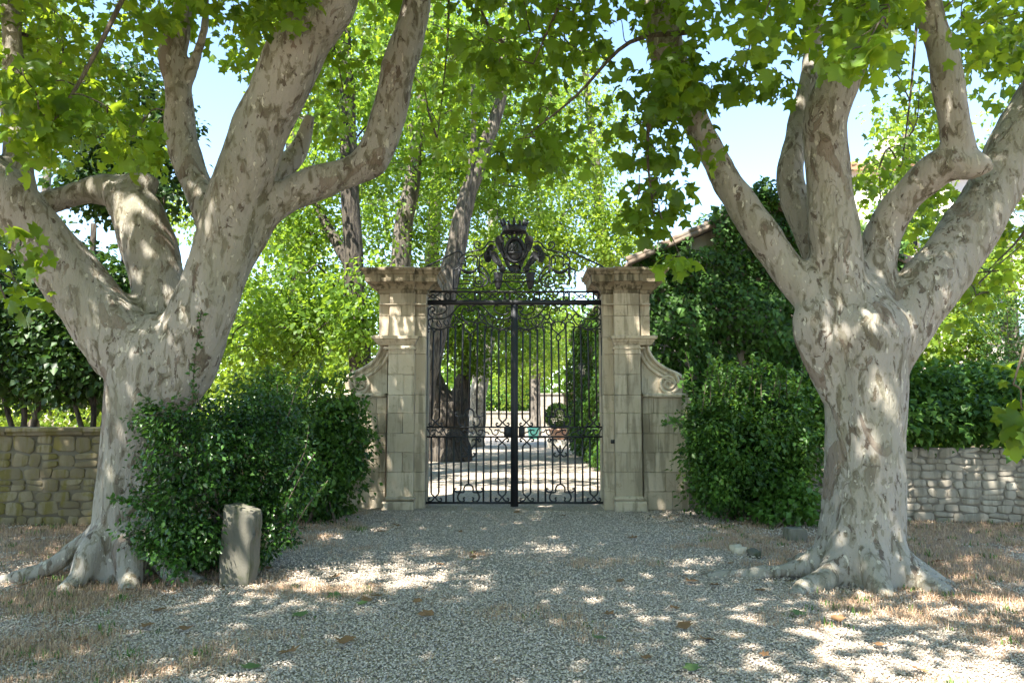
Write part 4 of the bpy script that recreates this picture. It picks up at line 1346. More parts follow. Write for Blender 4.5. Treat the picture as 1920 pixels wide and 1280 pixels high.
# ------------------------------------------------------------------ lanterns, far courtyard
def lantern(t, c, h, w, bracket=None):
    x, y, z = c
    mb = MB(); mb.lathe(x, y, [(w * .30, z), (w * .34, z + h * .04), (w * .30, z + h * .08)], 6); mb.build('base', M['lantern_metal'], t)
    mb = MB(); mb.lathe(x, y, [(w * .30, z + h * .085), (w * .47, z + h * .58)], 6); mb.build('glass', M['lantern_glass'], t)
    mb = MB()
    for k in range(6):
        a = 2 * math.pi * k / 6
        mb.tube([(x + w * .31 * math.cos(a), y + w * .31 * math.sin(a), z + h * .07), (x + w * .48 * math.cos(a), y + w * .48 * math.sin(a), z + h * .6)], w * .03, 4)
    mb.build('frame', M['lantern_metal'], t)
    mb = MB(); mb.lathe(x, y, [(w * .55, z + h * .585), (w * .55, z + h * .62), (w * .34, z + h * .76), (w * .2, z + h * .82), (w * .2, z + h * .86), (w * .06, z + h * .92), (w * .08, z + h * .96), (w * .01, z + h)], 6); mb.build('roof', M['lantern_metal'], t)

YLn = 25.5
c = at(1097, 706, YLn)
t = thing('wall_lantern', (c.x, c.y, c.z), 'dark lantern with milky panes on a bracket from the ivy curtain', 'lantern')
lantern(t, (c.x, c.y, c.z), .66, .44)
mb = MB(); mb.tube([(c.x, c.y, c.z + .62), (c.x + .1, c.y, c.z + .78), (HX0 - .02, c.y, c.z + .72)], .018, 6); mb.tube([(c.x, c.y, c.z + .01), (c.x + .1, c.y, c.z - .12), (HX0 - .02, c.y, c.z - .05)], .018, 6); mb.build('bracket', M['lantern_metal'], t)

YP = 40.0
c = at(1070, 736, YP)
t = thing('courtyard_pillar', (c.x, YP, 0), 'brown stone pillar in the courtyard carrying a lantern', 'pillar')
for k in range(8):
    z0 = k * (c.z - .14) / 8
    block(c.x - .36, c.x + .36, YP - .36, YP + .36, z0 + .003, z0 + (c.z - .14) / 8 - .003, t, M['mossy_stone'], bev=.02)
block(c.x - .46, c.x + .46, YP - .46, YP + .46, c.z - .138, c.z, t, M['mossy_stone'], 'cap', .03)
t = thing('pillar_lantern', (c.x, YP, c.z), 'black lantern standing on the brown courtyard pillar', 'lantern')
mb = MB(); mb.lathe(c.x, YP, [(.16, c.z), (.16, c.z + .03), (.03, c.z + .06), (.03, c.z + .17)], 8); mb.build('foot', M['lantern_metal'], t)
lantern(t, (c.x, YP, c.z + .16), .92, .52)

YT = 37.0
c = at(1046, 781, YT)
t = thing('planter', (c.x, YT, 0), 'terracotta planter on a plinth under the clipped ball', 'planter')
block(c.x - .55, c.x + .55, YT - .5, YT + .5, 0, .38, t, M['plaster'], 'plinth', .02)
mb = MB(); mb.lathe(c.x, YT, [(.30, .39), (.42, .75), (.46, .86), (.50, .87), (.50, .94), (.44, .94), (.42, .86)], 16); mb.build('pot', M['terracotta'], t, smooth=False)
tb = Foliage()
n = 5200
D = unit(rng.normal(size=(n, 3))); C = np.array([c.x, YT, c.z + .02]) + D * (.48 + .16 * rng.random((n, 1)))
tb.add(C, D + rng.normal(size=(n, 3)) * .5, D + rng.normal(size=(n, 3)) * .5, .08 * (.6 + .8 * rng.random(n)), .45 + .25 * rng.normal(size=n))
t = thing('clipped_bush', (c.x, YT, .94), 'round clipped bush growing in the terracotta planter', 'bush')
link('foliage', tb.mesh('foliage', DIAMOND, M['shrub_leaf']), t, kind='stuff')
mb = MB(); mb.tube([(c.x, YT, .8), (c.x, YT, c.z)], .05, 6); mb.build('stem', M['twig'], t)

def ashlar_wall(name, label, x0, x1, Y, h, mat, bw, bh, coping=True, thick=.5):
    t = thing(name, ((x0 + x1) / 2, Y, 0), label, 'wall')
    rows = max(1, round(h / bh)); bh = h / rows
    for r in range(rows):
        x = x0 - (bw / 2 if r % 2 else 0)
        while x < x1:
            a, b = max(x, x0), min(x + bw, x1)
            if b - a > .05: block(a + .006, b - .006, Y + random.uniform(-.01, .01), Y + thick, r * bh + .005, (r + 1) * bh - .005, t, mat, bev=.015)
            x += bw
    if coping: block(x0 - .08, x1 + .08, Y - .1, Y + thick + .1, h + .004, h + .15, t, mat, 'coping', .03)
YW = 62.0
a = at(1008, 737, YW); b = at(1110, 737, YW)
ashlar_wall('garden_wall', 'tall pale ashlar wall at the end of the courtyard', a.x, b.x, YW, a.z - .15, M['pale_stone'], 1.2, .45)
a2 = at(860, 772, YW)
ashlar_wall('garden_wall', 'low pale wall closing the courtyard beside the tall wall', a2.x, a.x - .1, YW + .1, a2.z - .1, M['pale_stone'], 1.4, .4)
c = at(1000, 809, 50)
t = thing('garden_tub', (c.x, 50, 0), 'small turquoise tub standing before the low courtyard wall', 'tub')
mb = MB(); mb.lathe(c.x, 50, [(.30, 0), (.40, .72), (.44, .73), (.44, .78), (.38, .78), (.36, .5)], 14); mb.build('tub', M['turquoise'], t, smooth=False)
for s in (-1, 1):
    mb = MB(); mb.tube([(c.x + s * .41, 50, .55), (c.x + s * .5, 50, .6), (c.x + s * .41, 50, .68)], .02, 6); mb.build('handle', M['turquoise'], t)

# ------------------------------------------------------------------ big house far right
def big_house():
    X0, X1, Y0, Y1 = 12.6, 27.0, 27.0, 37.0
    ez = at(1690, 318, Y0).z
    t = thing('manor_house', ((X0 + X1) / 2, Y0, 0), 'tall pale house with tiled roof and light blue shutters behind the ivy hedge', 'house')
    mb = MB(); mb.box(X0, X1, Y0, Y1, -.1, ez); mb.build('wall', M['plaster'], t)
    mb = MB(); rz = ez + 1.6; e = .45
    V = [(X0 - e, Y0 - e, ez + .02), (X1 + e, Y0 - e, ez + .02), (X1 + e, Y1 + e, ez + .02), (X0 - e, Y1 + e, ez + .02), (X0 + 4, (Y0 + Y1) / 2, rz), (X1 - 4, (Y0 + Y1) / 2, rz)]
    mb.add(V, [(0, 1, 5, 4), (2, 3, 4, 5), (3, 2, 1, 0)], [(1, 2, 5), (3, 0, 4)])
    rf = mb.build('roof', M['tile'], t)
    for k in range(42):
        x = X0 - .3 + k * .35
        f = 1.0
        yy = (Y0 + Y1) / 2
        zt = rz if X0 + 4 <= x <= X1 - 4 else ez + (rz - ez) * (min(x - X0 + e, X1 + e - x)) / (4 + e)
        yt = Y0 - e + (yy - Y0 + e) * (zt - ez) / (rz - ez)
        if zt - ez < .1: continue
        mb = MB(); mb.tube([(x, Y0 - e - .03, ez + .06), (x, yt, zt + .05)], .10, 6); mb.build('tile_row', M['tile'], rf)
    block(X0 + 3, X0 + 3.7, Y0 + 3, Y0 + 3.9, rz - .6, rz + .9, rf, M['plaster'], 'chimney', .02)
    for fl in range(3):
        for k in range(4):
            cx = X0 + 1.9 + k * 3.4; z0 = .9 + fl * 3.4
            if z0 + 1.9 > ez: continue
            mb = MB(); mb.box(cx - .55, cx + .55, Y0 - .03, Y0 + .02, z0, z0 + 1.8); w_ = mb.build('window', M['window_glass'], t)
            mb = MB()
            for (a, b, c_, d) in ((-.6, .6, 1.8, 1.9), (-.6, .6, -.1, 0), (-.6, -.55, 0, 1.8), (.55, .6, 0, 1.8), (-.03, .03, 0, 1.8)):
                mb.box(cx + a, cx + b, Y0 - .07, Y0 - .005, z0 + c_, z0 + d)
            mb.build('frame', M['plaster'], w_)
            for s in (-1, 1):
                mb = MB()
                xa, xb = sorted((cx + s * .62, cx + s * 1.2))
                mb.box(xa, xb, Y0 - .06, Y0 - .008, z0 - .05, z0 + 1.85)
                for q in range(3): mb.box(xa + .04, xb - .04, Y0 - .085, Y0 - .06, z0 + .15 + q * .65, z0 + .27 + q * .65)
                mb.build('shutter', M['shutter'], w_)
big_house()

# ------------------------------------------------------------------ shrubs
def shrub(name, label, blobs, n, size, tm, mat, tint, base, stems=8, seed=1, cat='shrub', shoots=(), shell=.45, droop=.4):
    global rng
    rng = np.random.default_rng(seed)
    rd = random.Random(seed)
    t = thing(name, (base[0], base[1], 0), label, cat)
    fol = Foliage()
    vol = [rx * ry * rz for (_, (rx, ry, rz)) in blobs]; tot = sum(v ** .67 for v in vol)
    for (c, rad), v in zip(blobs, vol):
        m = int(n * .42 * v ** .67 / tot)
        D = unit(rng.normal(size=(m, 3)))
        lump = np.array([.96 + .34 * mnoise.noise((d[0] * 2.3 + c[0] * 3, d[1] * 2.3 + c[1], d[2] * 2.3 + c[2])) + .16 * mnoise.noise((d[0] * 6 + c[0], d[1] * 6, d[2] * 6 + c[2])) for d in D.tolist()])
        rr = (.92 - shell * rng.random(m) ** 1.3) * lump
        C = np.array(c) + D * rr[:, None] * np.array(rad)
        C[:, 2] = np.maximum(C[:, 2], 0.02 + .1 * rng.random(m))
        T = D * .7 + rng.normal(size=(m, 3)) * .5 + np.array([0, 0, -droop])
        Nn = D * .5 + np.array([0, 0, .8]) + rng.normal(size=(m, 3)) * .45
        patch = np.array([mnoise.noise((p[0] * 2.2, p[1] * 2.2, p[2] * 2.2)) for p in C.tolist()])
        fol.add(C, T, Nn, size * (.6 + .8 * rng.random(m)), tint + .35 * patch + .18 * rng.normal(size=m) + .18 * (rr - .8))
        ncl = max(4, m // 24)
        for d in unit(rng.normal(size=(ncl, 3))).tolist():
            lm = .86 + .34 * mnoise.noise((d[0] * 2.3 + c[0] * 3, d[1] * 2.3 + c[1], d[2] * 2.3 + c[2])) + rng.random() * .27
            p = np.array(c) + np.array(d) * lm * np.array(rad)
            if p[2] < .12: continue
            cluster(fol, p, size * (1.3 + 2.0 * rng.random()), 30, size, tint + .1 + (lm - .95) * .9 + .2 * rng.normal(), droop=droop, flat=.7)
    mb = MB()
    for q in range(stems):
        c, rad = blobs[rd.randrange(len(blobs))]
        tip = (c[0] + rd.uniform(-.6, .6) * rad[0], c[1] + rd.uniform(-.6, .6) * rad[1], c[2] + rad[2] * rd.uniform(.1, .7))
        b = (base[0] + rd.uniform(-.35, .35), base[1] + rd.uniform(-.2, .2), -.02)
        mid = tuple(.5 * (a + b_) + rd.uniform(-.1, .1) for a, b_ in zip(tip, b))
        P = smooth_path([b, mid, tip], 4); mb.tube(P, np.linspace(.022, .006, len(P)), 5)
    for (P0, P1, P2, nl, sz) in shoots:
        P = smooth_path([P0, P1, P2], 6); mb.tube(P, np.linspace(.008, .003, len(P)), 4)
        ii = rng.random(nl) * (len(P) - 1.001); i0 = ii.astype(int); f = (ii - i0)[:, None]
        C = P[i0] * (1 - f) + P[i0 + 1] * f
        T = rng.normal(size=(nl, 3)) + np.array([0, 0, .4]); Nn = rng.normal(size=(nl, 3)) * .6 + np.array([0, -.2, .8])
        fol.add(C + rng.normal(size=(nl, 3)) * .015, T, Nn, sz * (.6 + .8 * rng.random(nl)), .85 + .2 * rng.normal(size=nl))
    if stems or shoots: mb.build('stems', M['twig'], t, kind='stuff')
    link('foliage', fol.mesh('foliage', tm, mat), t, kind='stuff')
    return t

A3 = lambda px, py, Y: tuple(at(px, py, Y))
def blob(px, py, Y, rpx, rpy, ry):
    k = m_per_px(px, py, Y)
    return (A3(px, py, Y), (rpx * k, ry, rpy * k))
# box bush by the left plane
yb = 8.0
shoots = [(A3(360, 760, 7.4), A3(365, 680, 7.35), A3(378, 580, 7.3), 90, .05), (A3(300, 790, 7.2), A3(285, 760, 7.15), A3(262, 735, 7.1), 40, .05), (A3(540, 780, 7.9), A3(560, 720, 7.9), A3(585, 690, 7.9), 45, .05),
          (A3(530, 960, 7.5), A3(560, 900, 7.4), A3(590, 850, 7.4), 40, .05), (A3(540, 900, 7.5), A3(570, 850, 7.5), A3(580, 790, 7.5), 40, .05), (A3(330, 930, 7.0), A3(260, 940, 6.95), A3(205, 935, 6.9), 70, .05), (A3(545, 1000, 7.5), A3(575, 950, 7.4), A3(615, 900, 7.4), 35, .05),
          (A3(380, 770, 7.5), A3(352, 700, 7.5), A3(355, 650, 7.5), 45, .05)]
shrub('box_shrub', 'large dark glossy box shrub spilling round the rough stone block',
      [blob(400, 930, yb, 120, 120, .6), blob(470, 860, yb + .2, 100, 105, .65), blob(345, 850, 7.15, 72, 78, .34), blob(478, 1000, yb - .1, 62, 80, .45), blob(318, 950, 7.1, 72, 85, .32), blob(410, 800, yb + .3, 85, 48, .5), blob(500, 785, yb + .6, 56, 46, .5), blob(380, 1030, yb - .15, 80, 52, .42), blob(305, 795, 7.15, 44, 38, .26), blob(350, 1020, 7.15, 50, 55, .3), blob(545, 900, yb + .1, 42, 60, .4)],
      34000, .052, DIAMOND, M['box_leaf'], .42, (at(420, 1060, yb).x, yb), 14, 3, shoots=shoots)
# shrub by left pillar
yb = 11.3
sh2 = [(A3(520 + 14 * q, 750 + (q * 37) % 40, 11.2), A3(520 + 15 * q + (q * 13) % 20, 720, 11.1), A3(515 + 16 * q + (q * 29) % 30, 680 + (q * 53) % 45, 11.1), 34, .085) for q in range(10)] + [(A3(590, 720, 11), A3(600, 690, 11), A3(610, 660, 11), 30, .08), (A3(640, 760, 11), A3(670, 750, 11), A3(690, 760, 11), 26, .09), (A3(650, 820, 11), A3(685, 830, 11), A3(708, 810, 11), 30, .09)]
shrub('leafy_shrub', 'dark leafy shrub leaning on the pillar next to the box shrub',
      [blob(600, 850, yb, 75, 100, .8), blob(640, 800, yb, 52, 62, .6), blob(560, 795, yb + .3, 66, 66, .7), blob(610, 900, yb, 58, 68, .6), blob(655, 850, yb - .1, 36, 45, .4), blob(500, 780, yb + .5, 60, 80, .7)],
      17000, .085, DIAMOND, M['shrub_leaf'], .33, (at(600, 970, yb).x, yb), 10, 4, shoots=sh2)
shrub('ground_ivy', 'low ivy tuft at the foot of the limestone pillar by the leafy shrub',
      [blob(640, 965, 12.2, 30, 14, .3), blob(600, 970, 11.6, 40, 14, .3)], 1400, .07, IVY, M['ivy_leaf'], .4, (at(640, 970, 12.2).x, 12.2), 0, 6, 'ivy')
# right shrub
yb = 11.7
sh3 = [(A3(1300 + 16 * q, 740 + (q * 37) % 40, 11.4), A3(1296 + 16 * q + (q * 13) % 20, 705, 11.35), A3(1285 + 17 * q + (q * 29) % 30, 660 + (q * 53) % 45, 11.3), 34, .085) for q in range(13)] + [(A3(1350, 730, 11.5), A3(1345, 700, 11.5), A3(1335, 670, 11.5), 30, .09), (A3(1450, 740, 11.5), A3(1460, 710, 11.5), A3(1480, 690, 11.5), 30, .09), (A3(1280, 800, 11.4), A3(1262, 790, 11.4), A3(1245, 800, 11.4), 24, .09), (A3(1290, 740, 11.4), A3(1280, 720, 11.4), A3(1285, 700, 11.4), 24, .09)]
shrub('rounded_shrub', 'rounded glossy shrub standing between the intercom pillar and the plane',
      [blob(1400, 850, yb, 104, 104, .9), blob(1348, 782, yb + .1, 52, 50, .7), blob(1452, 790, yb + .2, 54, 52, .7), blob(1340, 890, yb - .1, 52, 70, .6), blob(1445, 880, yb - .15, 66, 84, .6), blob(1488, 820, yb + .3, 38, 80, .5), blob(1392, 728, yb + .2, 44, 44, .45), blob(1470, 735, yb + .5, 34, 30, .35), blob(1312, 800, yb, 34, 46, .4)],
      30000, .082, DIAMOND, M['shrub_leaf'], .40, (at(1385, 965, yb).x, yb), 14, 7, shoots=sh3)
shrub('low_shrub', 'low light green shrub at the foot of the rounded shrub',
      [blob(1485, 945, 10.9, 48, 32, .35), blob(1450, 955, 11.0, 35, 22, .3)], 1500, .09, WIDE, M['shrub_leaf'], .75, (at(1485, 970, 10.9).x, 10.9), 4, 8)
# ivy hedge over right wall
hed = []
for q in range(9):
    px = 1560 + q * 58
    Yh = 11.95 - q * .13
    hed.append(blob(px, 790 + random.uniform(-6, 6), Yh, 46, 46, .42)); hed.append(blob(px + 20, 738 + random.uniform(-10, 10), Yh + .6, 52, 44, .6))
for q in range(6):
    hed.append(blob(1590 + q * 80, 715 + random.uniform(-8, 8), 12.9, 60, 40, .7))
shrub('ivy_hedge', 'thick ivy hedge hanging over the pale grey rubble wall', hed, 24000, .10, IVY, M['ivy_leaf'], .5, (at(1780, 840, 11.8).x, 11.8), 0, 9, 'hedge', droop=.7)
for (px, py, Y, rx, ry, nm, lb, mt, ti, sz, nn) in (
        (1770, 640, 16, 70, 70, 'round_shrub', 'bright loose shrub rising behind the ivy hedge', 'bright_leaf', .6, .12, 5000),
        (1880, 630, 15, 60, 80, 'feathery_shrub', 'grey green feathery shrub behind the ivy hedge', 'evergreen_leaf', .8, .07, 8000)):
    b0 = at(px, py, Y)
    shrub(nm, lb, [blob(px, py, Y, rx, ry, 1.0), (A3(px, py + ry, Y)[:2] + (b0.z * .45,), (rx * .01, .8, b0.z * .5))], nn, sz, WIDE if sz > .1 else DIAMOND, M[mt], ti, (b0.x, Y), 6, 10 + px)

# ------------------------------------------------------------------ background trees
def bg_tree(name, label, trunks, blobs, mat, bark, leaf=.15, per=46, rad=.55, tint=.5, seed=1, base=None, tm=WIDE, sides=10, group=None, up=.9):
    """trunks: list of [(px,py,Y,rpx)...]; blobs: (centre, radii, clusters)"""
    global rng
    rng = np.random.default_rng(seed); random.seed(seed)
    if base is None:
        px, py, Y, r = trunks[0][0]; p = at(px, py, Y); base = (p.x, p.y)
    t = thing(name, (base[0], base[1], 0), label, 'tree', group)
    mb = MB(); nodes = []
    for L in trunks:
        rows = []
        for px, py, Y, r in L:
            p = at(px, py, Y); rows.append((p.x, p.y, p.z, r * m_per_px(px, py, Y)))
        A = smooth_path(rows, 6)
        A[:, :3] += np.array([[mnoise.noise((q * .31, seed, k * 3.3)) for k in range(3)] for q in range(len(A))]) * A[:, 3:4] * .35
        if A[0][2] > 0.05 and L is trunks[0]:
            A = np.vstack([[A[0][0], A[0][1], -.1, A[0][3] * 1.25], [A[0][0], A[0][1], A[0][2] * .35, A[0][3] * 1.05], A])
        mb.tube(A[:, :3], np.maximum(A[:, 3], .015), sides)
        nodes += [a[:3] for a in A if a[2] > 1.5]
    mb.build('trunk', bark, t, smooth=True)
    br = Branches(nodes if nodes else [(base[0], base[1], 1.0)])
    fol = Foliage()
    pts = []
    for (c, rd_, nc) in blobs:
        for _ in range(int(nc * 1.5)):
            d = rng.normal(size=3); d /= np.linalg.norm(d)
            p = np.array(c) + d * (rng.random() ** .42) * np.array(rd_)
            if p[2] > .3: pts.append(p)
    n0 = np.array(nodes) if nodes else np.array([[base[0], base[1], 1.0]])
    pts.sort(key=lambda p: np.min(np.linalg.norm(n0 - p, axis=1)))
    for i, p in enumerate(pts):
        cluster(fol, p, rad * random.uniform(.75, 1.3), int(per * random.uniform(.7, 1.3)), leaf, tint + random.uniform(-.2, .2), droop=.5, flat=.65, up=up)
        if i % 2 == 0: br.reach(p, .035, .008, 3)
    if br.mb.n: br.mb.build('branches', bark, t, kind='stuff')
    link('crown', fol.mesh('crown', tm, mat), t, kind='stuff')
    return t

def B(px, py, Y, rpx, rpy, ry, n):
    k = m_per_px(px, py, Y)
    return (A3(px, py, Y), (rpx * k, ry, rpy * k), n)

DB, GB = M['dark_bark'], M['grey_bark']
bg_tree('lime_tree', 'tall tree with straight dark trunk behind the pillar by the leafy shrub', [[(690, 900, 18, 26), (684, 760, 18, 24), (674, 640, 18, 21), (660, 450, 18, 18), (652, 250, 18, 16), (648, 120, 18, 14), (640, -80, 18, 10)], [(668, 520, 18, 10), (640, 470, 18.3, 11), (618, 430, 18.6, 9), (590, 380, 19, 6)]],
        [B(560, 560, 18.5, 110, 120, 1.6, 46), B(500, 640, 19, 120, 90, 1.6, 40), B(640, 200, 18.5, 140, 180, 2.5, 60), B(680, 600, 17.5, 50, 120, 1.0, 20), ((-2.5, 17.5, 11.5), (3.2, 3.5, 2.0), 60), B(560, 400, 19, 90, 90, 1.5, 26)], M['canopy_leaf'], DB, .14, 46, .5, .55, 51)
bg_tree('lime_tree', 'slender tree rising straight above the left capital of the gate', [[(735, 860, 23, 22), (735, 620, 23, 21), (750, 480, 23, 19), (772, 340, 23, 15), (788, 240, 23, 13), (800, 130, 23, 10), (812, -60, 23, 8)], [(785, 260, 23, 8), (765, 225, 23, 7), (750, 150, 23, 5)]],
        [B(740, 300, 23.5, 130, 160, 2.2, 50), B(780, 100, 24, 150, 150, 2.5, 50), B(720, 440, 23.5, 90, 80, 1.5, 26)], M['canopy_leaf'], GB, .14, 46, .55, .6, 52)
bg_tree('ash_tree', 'grey barked tree leaning across the drive behind the gate scrollwork', [[(765, 880, 20.5, 30), (785, 760, 20.5, 28), (805, 655, 20.5, 26), (848, 500, 20.5, 20), (876, 370, 20.5, 16), (905, 285, 20.5, 14), (935, 200, 20.5, 11), (942, 100, 20.5, 9), (946, -40, 20.5, 6)], [(862, 430, 20.5, 8), (880, 340, 20.3, 6), (888, 240, 20.2, 5), (885, 120, 20.2, 4)]],
        [B(900, 140, 21.5, 150, 150, 2.4, 56), ((-1.5, 24, 12.0), (3.6, 5.0, 2.0), 70), B(960, 330, 22, 130, 110, 2.0, 44), B(860, 300, 22.5, 90, 120, 1.5, 26)], M['canopy_leaf'], GB, .14, 46, .52, .6, 53)
bg_tree('walnut_tree', 'squat dark forked trunk seen through the gate bars', [[(842, 868, 26.5, 46), (842, 840, 26.5, 40), (843, 790, 26.5, 36), (846, 750, 26.5, 36)], [(834, 762, 26.5, 24), (812, 715, 26.5, 20), (800, 660, 26.5, 16), (790, 560, 26.5, 11)], [(854, 770, 26.5, 22), (866, 725, 26.5, 16), (878, 680, 26.6, 13), (890, 600, 26.8, 10)]],
        [B(870, 620, 25.5, 70, 60, 1.2, 40), B(960, 560, 28, 100, 70, 2, 46), B(840, 560, 28, 80, 60, 2, 30), ((-1.5, 30, 10.5), (4.0, 5.0, 2.2), 60), B(900, 680, 26, 34, 28, .6, 9)], M['canopy_leaf'], DB, .15, 46, .5, .3, 54)
bg_tree('courtyard_plane', 'pale plane trunk beyond the dark forked trunk', [[(890, 838, 38, 20), (893, 800, 38, 17), (897, 740, 38, 16), (904, 650, 38, 15), (918, 540, 38, 13), (925, 380, 38, 9)], [(900, 720, 38, 10), (915, 660, 38, 8), (928, 610, 38, 7)]],
        [B(930, 520, 38, 110, 100, 3, 50), B(980, 640, 40, 70, 60, 2, 30), B(850, 640, 42, 60, 50, 2, 12)], M['canopy_leaf'], M['plane_bark'], .2, 46, .75, .6, 55)
bg_tree('courtyard_tree', 'slim trunk growing before the low courtyard wall', [[(1004, 815, 52, 11), (1003, 740, 52, 10), (1008, 660, 52, 8), (1012, 560, 52, 6)]],
        [B(1000, 640, 52, 70, 70, 3, 44), B(960, 720, 55, 50, 40, 2.5, 22), B(1060, 640, 56, 50, 70, 3, 30)], M['bright_leaf'], GB, .22, 50, .9, .5, 56)
bg_tree('poplar_tree', 'yellow green tree glowing above the crest of the gate', [[(1165, 840, 33, 15), (1150, 600, 33, 13), (1125, 400, 33, 10), (1105, 200, 33, 7), (1090, 60, 33, 5)]],
        [B(1070, 400, 31, 125, 110, 2.6, 70), B(1090, 260, 31.5, 95, 110, 2.4, 50), B(1150, 440, 30.5, 62, 70, 1.8, 34), B(1000, 470, 30, 90, 70, 2, 40), B(1060, 140, 32, 70, 70, 2, 20)], M['bright_leaf'], GB, .17, 50, .65, .65, 57)
bg_tree('poplar_tree', 'bright tree filling the gap behind the arching plane', [[(560, 850, 27, 20), (556, 600, 27, 17), (550, 400, 27, 13), (545, 200, 27, 9)]],
        [B(540, 560, 27, 130, 120, 2.6, 80), B(560, 330, 27, 120, 140, 2.6, 60), B(470, 690, 26, 90, 60, 2, 34), B(620, 700, 26, 80, 60, 2, 30), B(600, 120, 28, 140, 110, 3, 36)], M['bright_leaf'], GB, .17, 48, .65, .6, 58)
bg_tree('maple_tree', 'broad tree behind the slender trunks over the gate', [[(800, 850, 33, 18), (805, 600, 33, 16), (815, 400, 33, 12), (825, 150, 33, 8)]],
        [B(800, 360, 33, 180, 150, 3, 80), B(860, 520, 33, 120, 60, 2.4, 36), B(820, 150, 34, 200, 130, 3, 60), B(700, 560, 32, 80, 90, 2, 30)], M['bright_leaf'], GB, .18, 48, .7, .6, 59)
# dark evergreens behind the left wall
for q, (px, py, Y, rx, ry, lb) in enumerate(((40, 560, 14.5, 130, 170, 'dark bushy evergreen behind the mossy wall coping'), (170, 590, 14, 90, 130, 'dark evergreen behind the mossy wall close to the arching plane'), (230, 260, 15, 130, 150, 'dense dark evergreen crown seen through the arching limb'))):
    bg_tree('evergreen_tree', lb, [[(px, 830, Y, 6), (px + 6, 770, Y, 5), (px - 4, 700, Y, 7), (px, 600, Y, 6), (px + 5, 420, Y, 5)], [(px + 20, 820, Y, 6), (px + 34, 740, Y, 5), (px + 40, 650, Y, 4)], [(px - 12, 820, Y, 5), (px - 34, 740, Y, 4), (px - 50, 650, Y, 4)]],
            [B(px, py, Y, rx, ry, 1.3, 78), B(px + 20, py + ry * .6, Y, rx, ry * .45, 1.0, 34), B(px, 715, Y + .2, 110, 38, .9, 24)], M['evergreen_leaf'], DB, .13, 52, .42, .45, 61 + q)
bg_tree('cherry_tree', 'sunlit tree far behind the mossy wall', [[(60, 815, 30, 12), (70, 600, 30, 10), (90, 300, 30, 7)]], [B(80, 760, 30, 170, 40, 2, 36), B(250, 700, 30, 110, 80, 2.5, 40), B(330, 640, 29, 90, 130, 2.4, 44), B(60, 100, 31, 160, 130, 3, 50), B(350, 400, 30, 80, 70, 2, 16)], M['bright_leaf'], GB, .18, 46, .7, .6, 65)
# trees on the right, around the manor
bg_tree('elm_tree', 'loose tree between the ivy gable and the manor house', [[(1690, 830, 20, 14), (1690, 620, 20, 12), (1695, 420, 20, 9), (1700, 250, 20, 6)]], [B(1680, 360, 20, 60, 90, 1.4, 30), B(1700, 250, 20.5, 80, 90, 1.6, 16), B(1800, 560, 18, 80, 70, 1.4, 24), B(1630, 460, 19, 50, 50, 1, 12)], M['bright_leaf'], GB, .15, 46, .5, .5, 66)
bg_tree('elm_tree', 'leafy tree in front of the blue shuttered house', [[(1900, 830, 19, 14), (1895, 600, 19, 12), (1880, 400, 19, 8)]], [B(1830, 480, 19, 70, 80, 1.4, 26), B(1920, 300, 20, 70, 120, 1.6, 18), B(1990, 520, 19, 70, 120, 1.6, 24)], M['bright_leaf'], GB, .15, 46, .5, .55, 67)
shrub('courtyard_hedge', 'rounded green hedge behind the low courtyard wall', [blob(890 + q * 24, 738 + (q % 3) * 8, 66, 22, 34, 1.6) for q in range(6)], 9000, .22, WIDE, M['shrub_leaf'], .6, (at(950, 780, 66).x, 66), 0, 14, 'hedge')
# far treeline closing the horizon
rng = np.random.default_rng(90)
fw = Foliage()
for q in range(760):
    x = random.uniform(-95, 95); Y = random.uniform(86, 120)
    h = 14 + 5 * mnoise.noise((x * .05, 0, 0)) 
    cluster(fw, (x, Y, random.random() ** .8 * h), 2.6, 60, .85, random.uniform(.2, .7), droop=.4, flat=.8)
link('distant_wood', fw.mesh('distant_wood', WIDE, M['canopy_leaf']), label='distant belt of trees closing the view', cat='wood', kind='stuff')

# ------------------------------------------------------------------ stone block, boulders
def rock(name, label, cat, pts_box, seed, mat, sub=3, jit=.03):
    x0, x1, y0, y1, z0, z1 = pts_box
    bm = bmesh.new()
    bmesh.ops.create_cube(bm, size=1)
    bmesh.ops.bevel(bm, geom=list(bm.edges), offset=.06, segments=1, affect='EDGES')
    bmesh.ops.subdivide_edges(bm, edges=list(bm.edges), cuts=sub, use_grid_fill=True)
    for v in bm.verts:
        c = v.co
        p = Vector((x0 + (c.x + .5) * (x1 - x0), y0 + (c.y + .5) * (y1 - y0), z0 + (c.z + .5) * (z1 - z0)))
        d = mnoise.noise_vector((p.x * 5 + seed, p.y * 5, p.z * 5)) * jit + mnoise.noise_vector((p.x * 16 + seed, p.y * 16, p.z * 16)) * jit * .45 + mnoise.noise_vector((p.x * 40 + seed, p.y * 40, p.z * 40)) * jit * .2
        v.co = p + d
    me = bpy.data.meshes.new(name); bm.to_mesh(me); bm.free()
    for p in me.polygons: p.use_smooth = True
    me.materials.append(mat)
    return link(name, me, None, label, cat)
g = ground(440, 1098)
k = m_per_px(440, 1098, g.y)
o = rock('stone_block', 'rough upright grey stone block standing before the box shrub', 'stone', (-31 * k, 31 * k, -.10, .10, -.08, 148 * k), 2, M['marker_stone'], 9, .02)
o.location = (g.x, g.y + .1, 0); o.rotation_euler = (0, R(2), R(-12))
for v in o.data.vertices:
    if v.co.z > .5: v.co.z -= max(0, v.co.x + .1) * .22
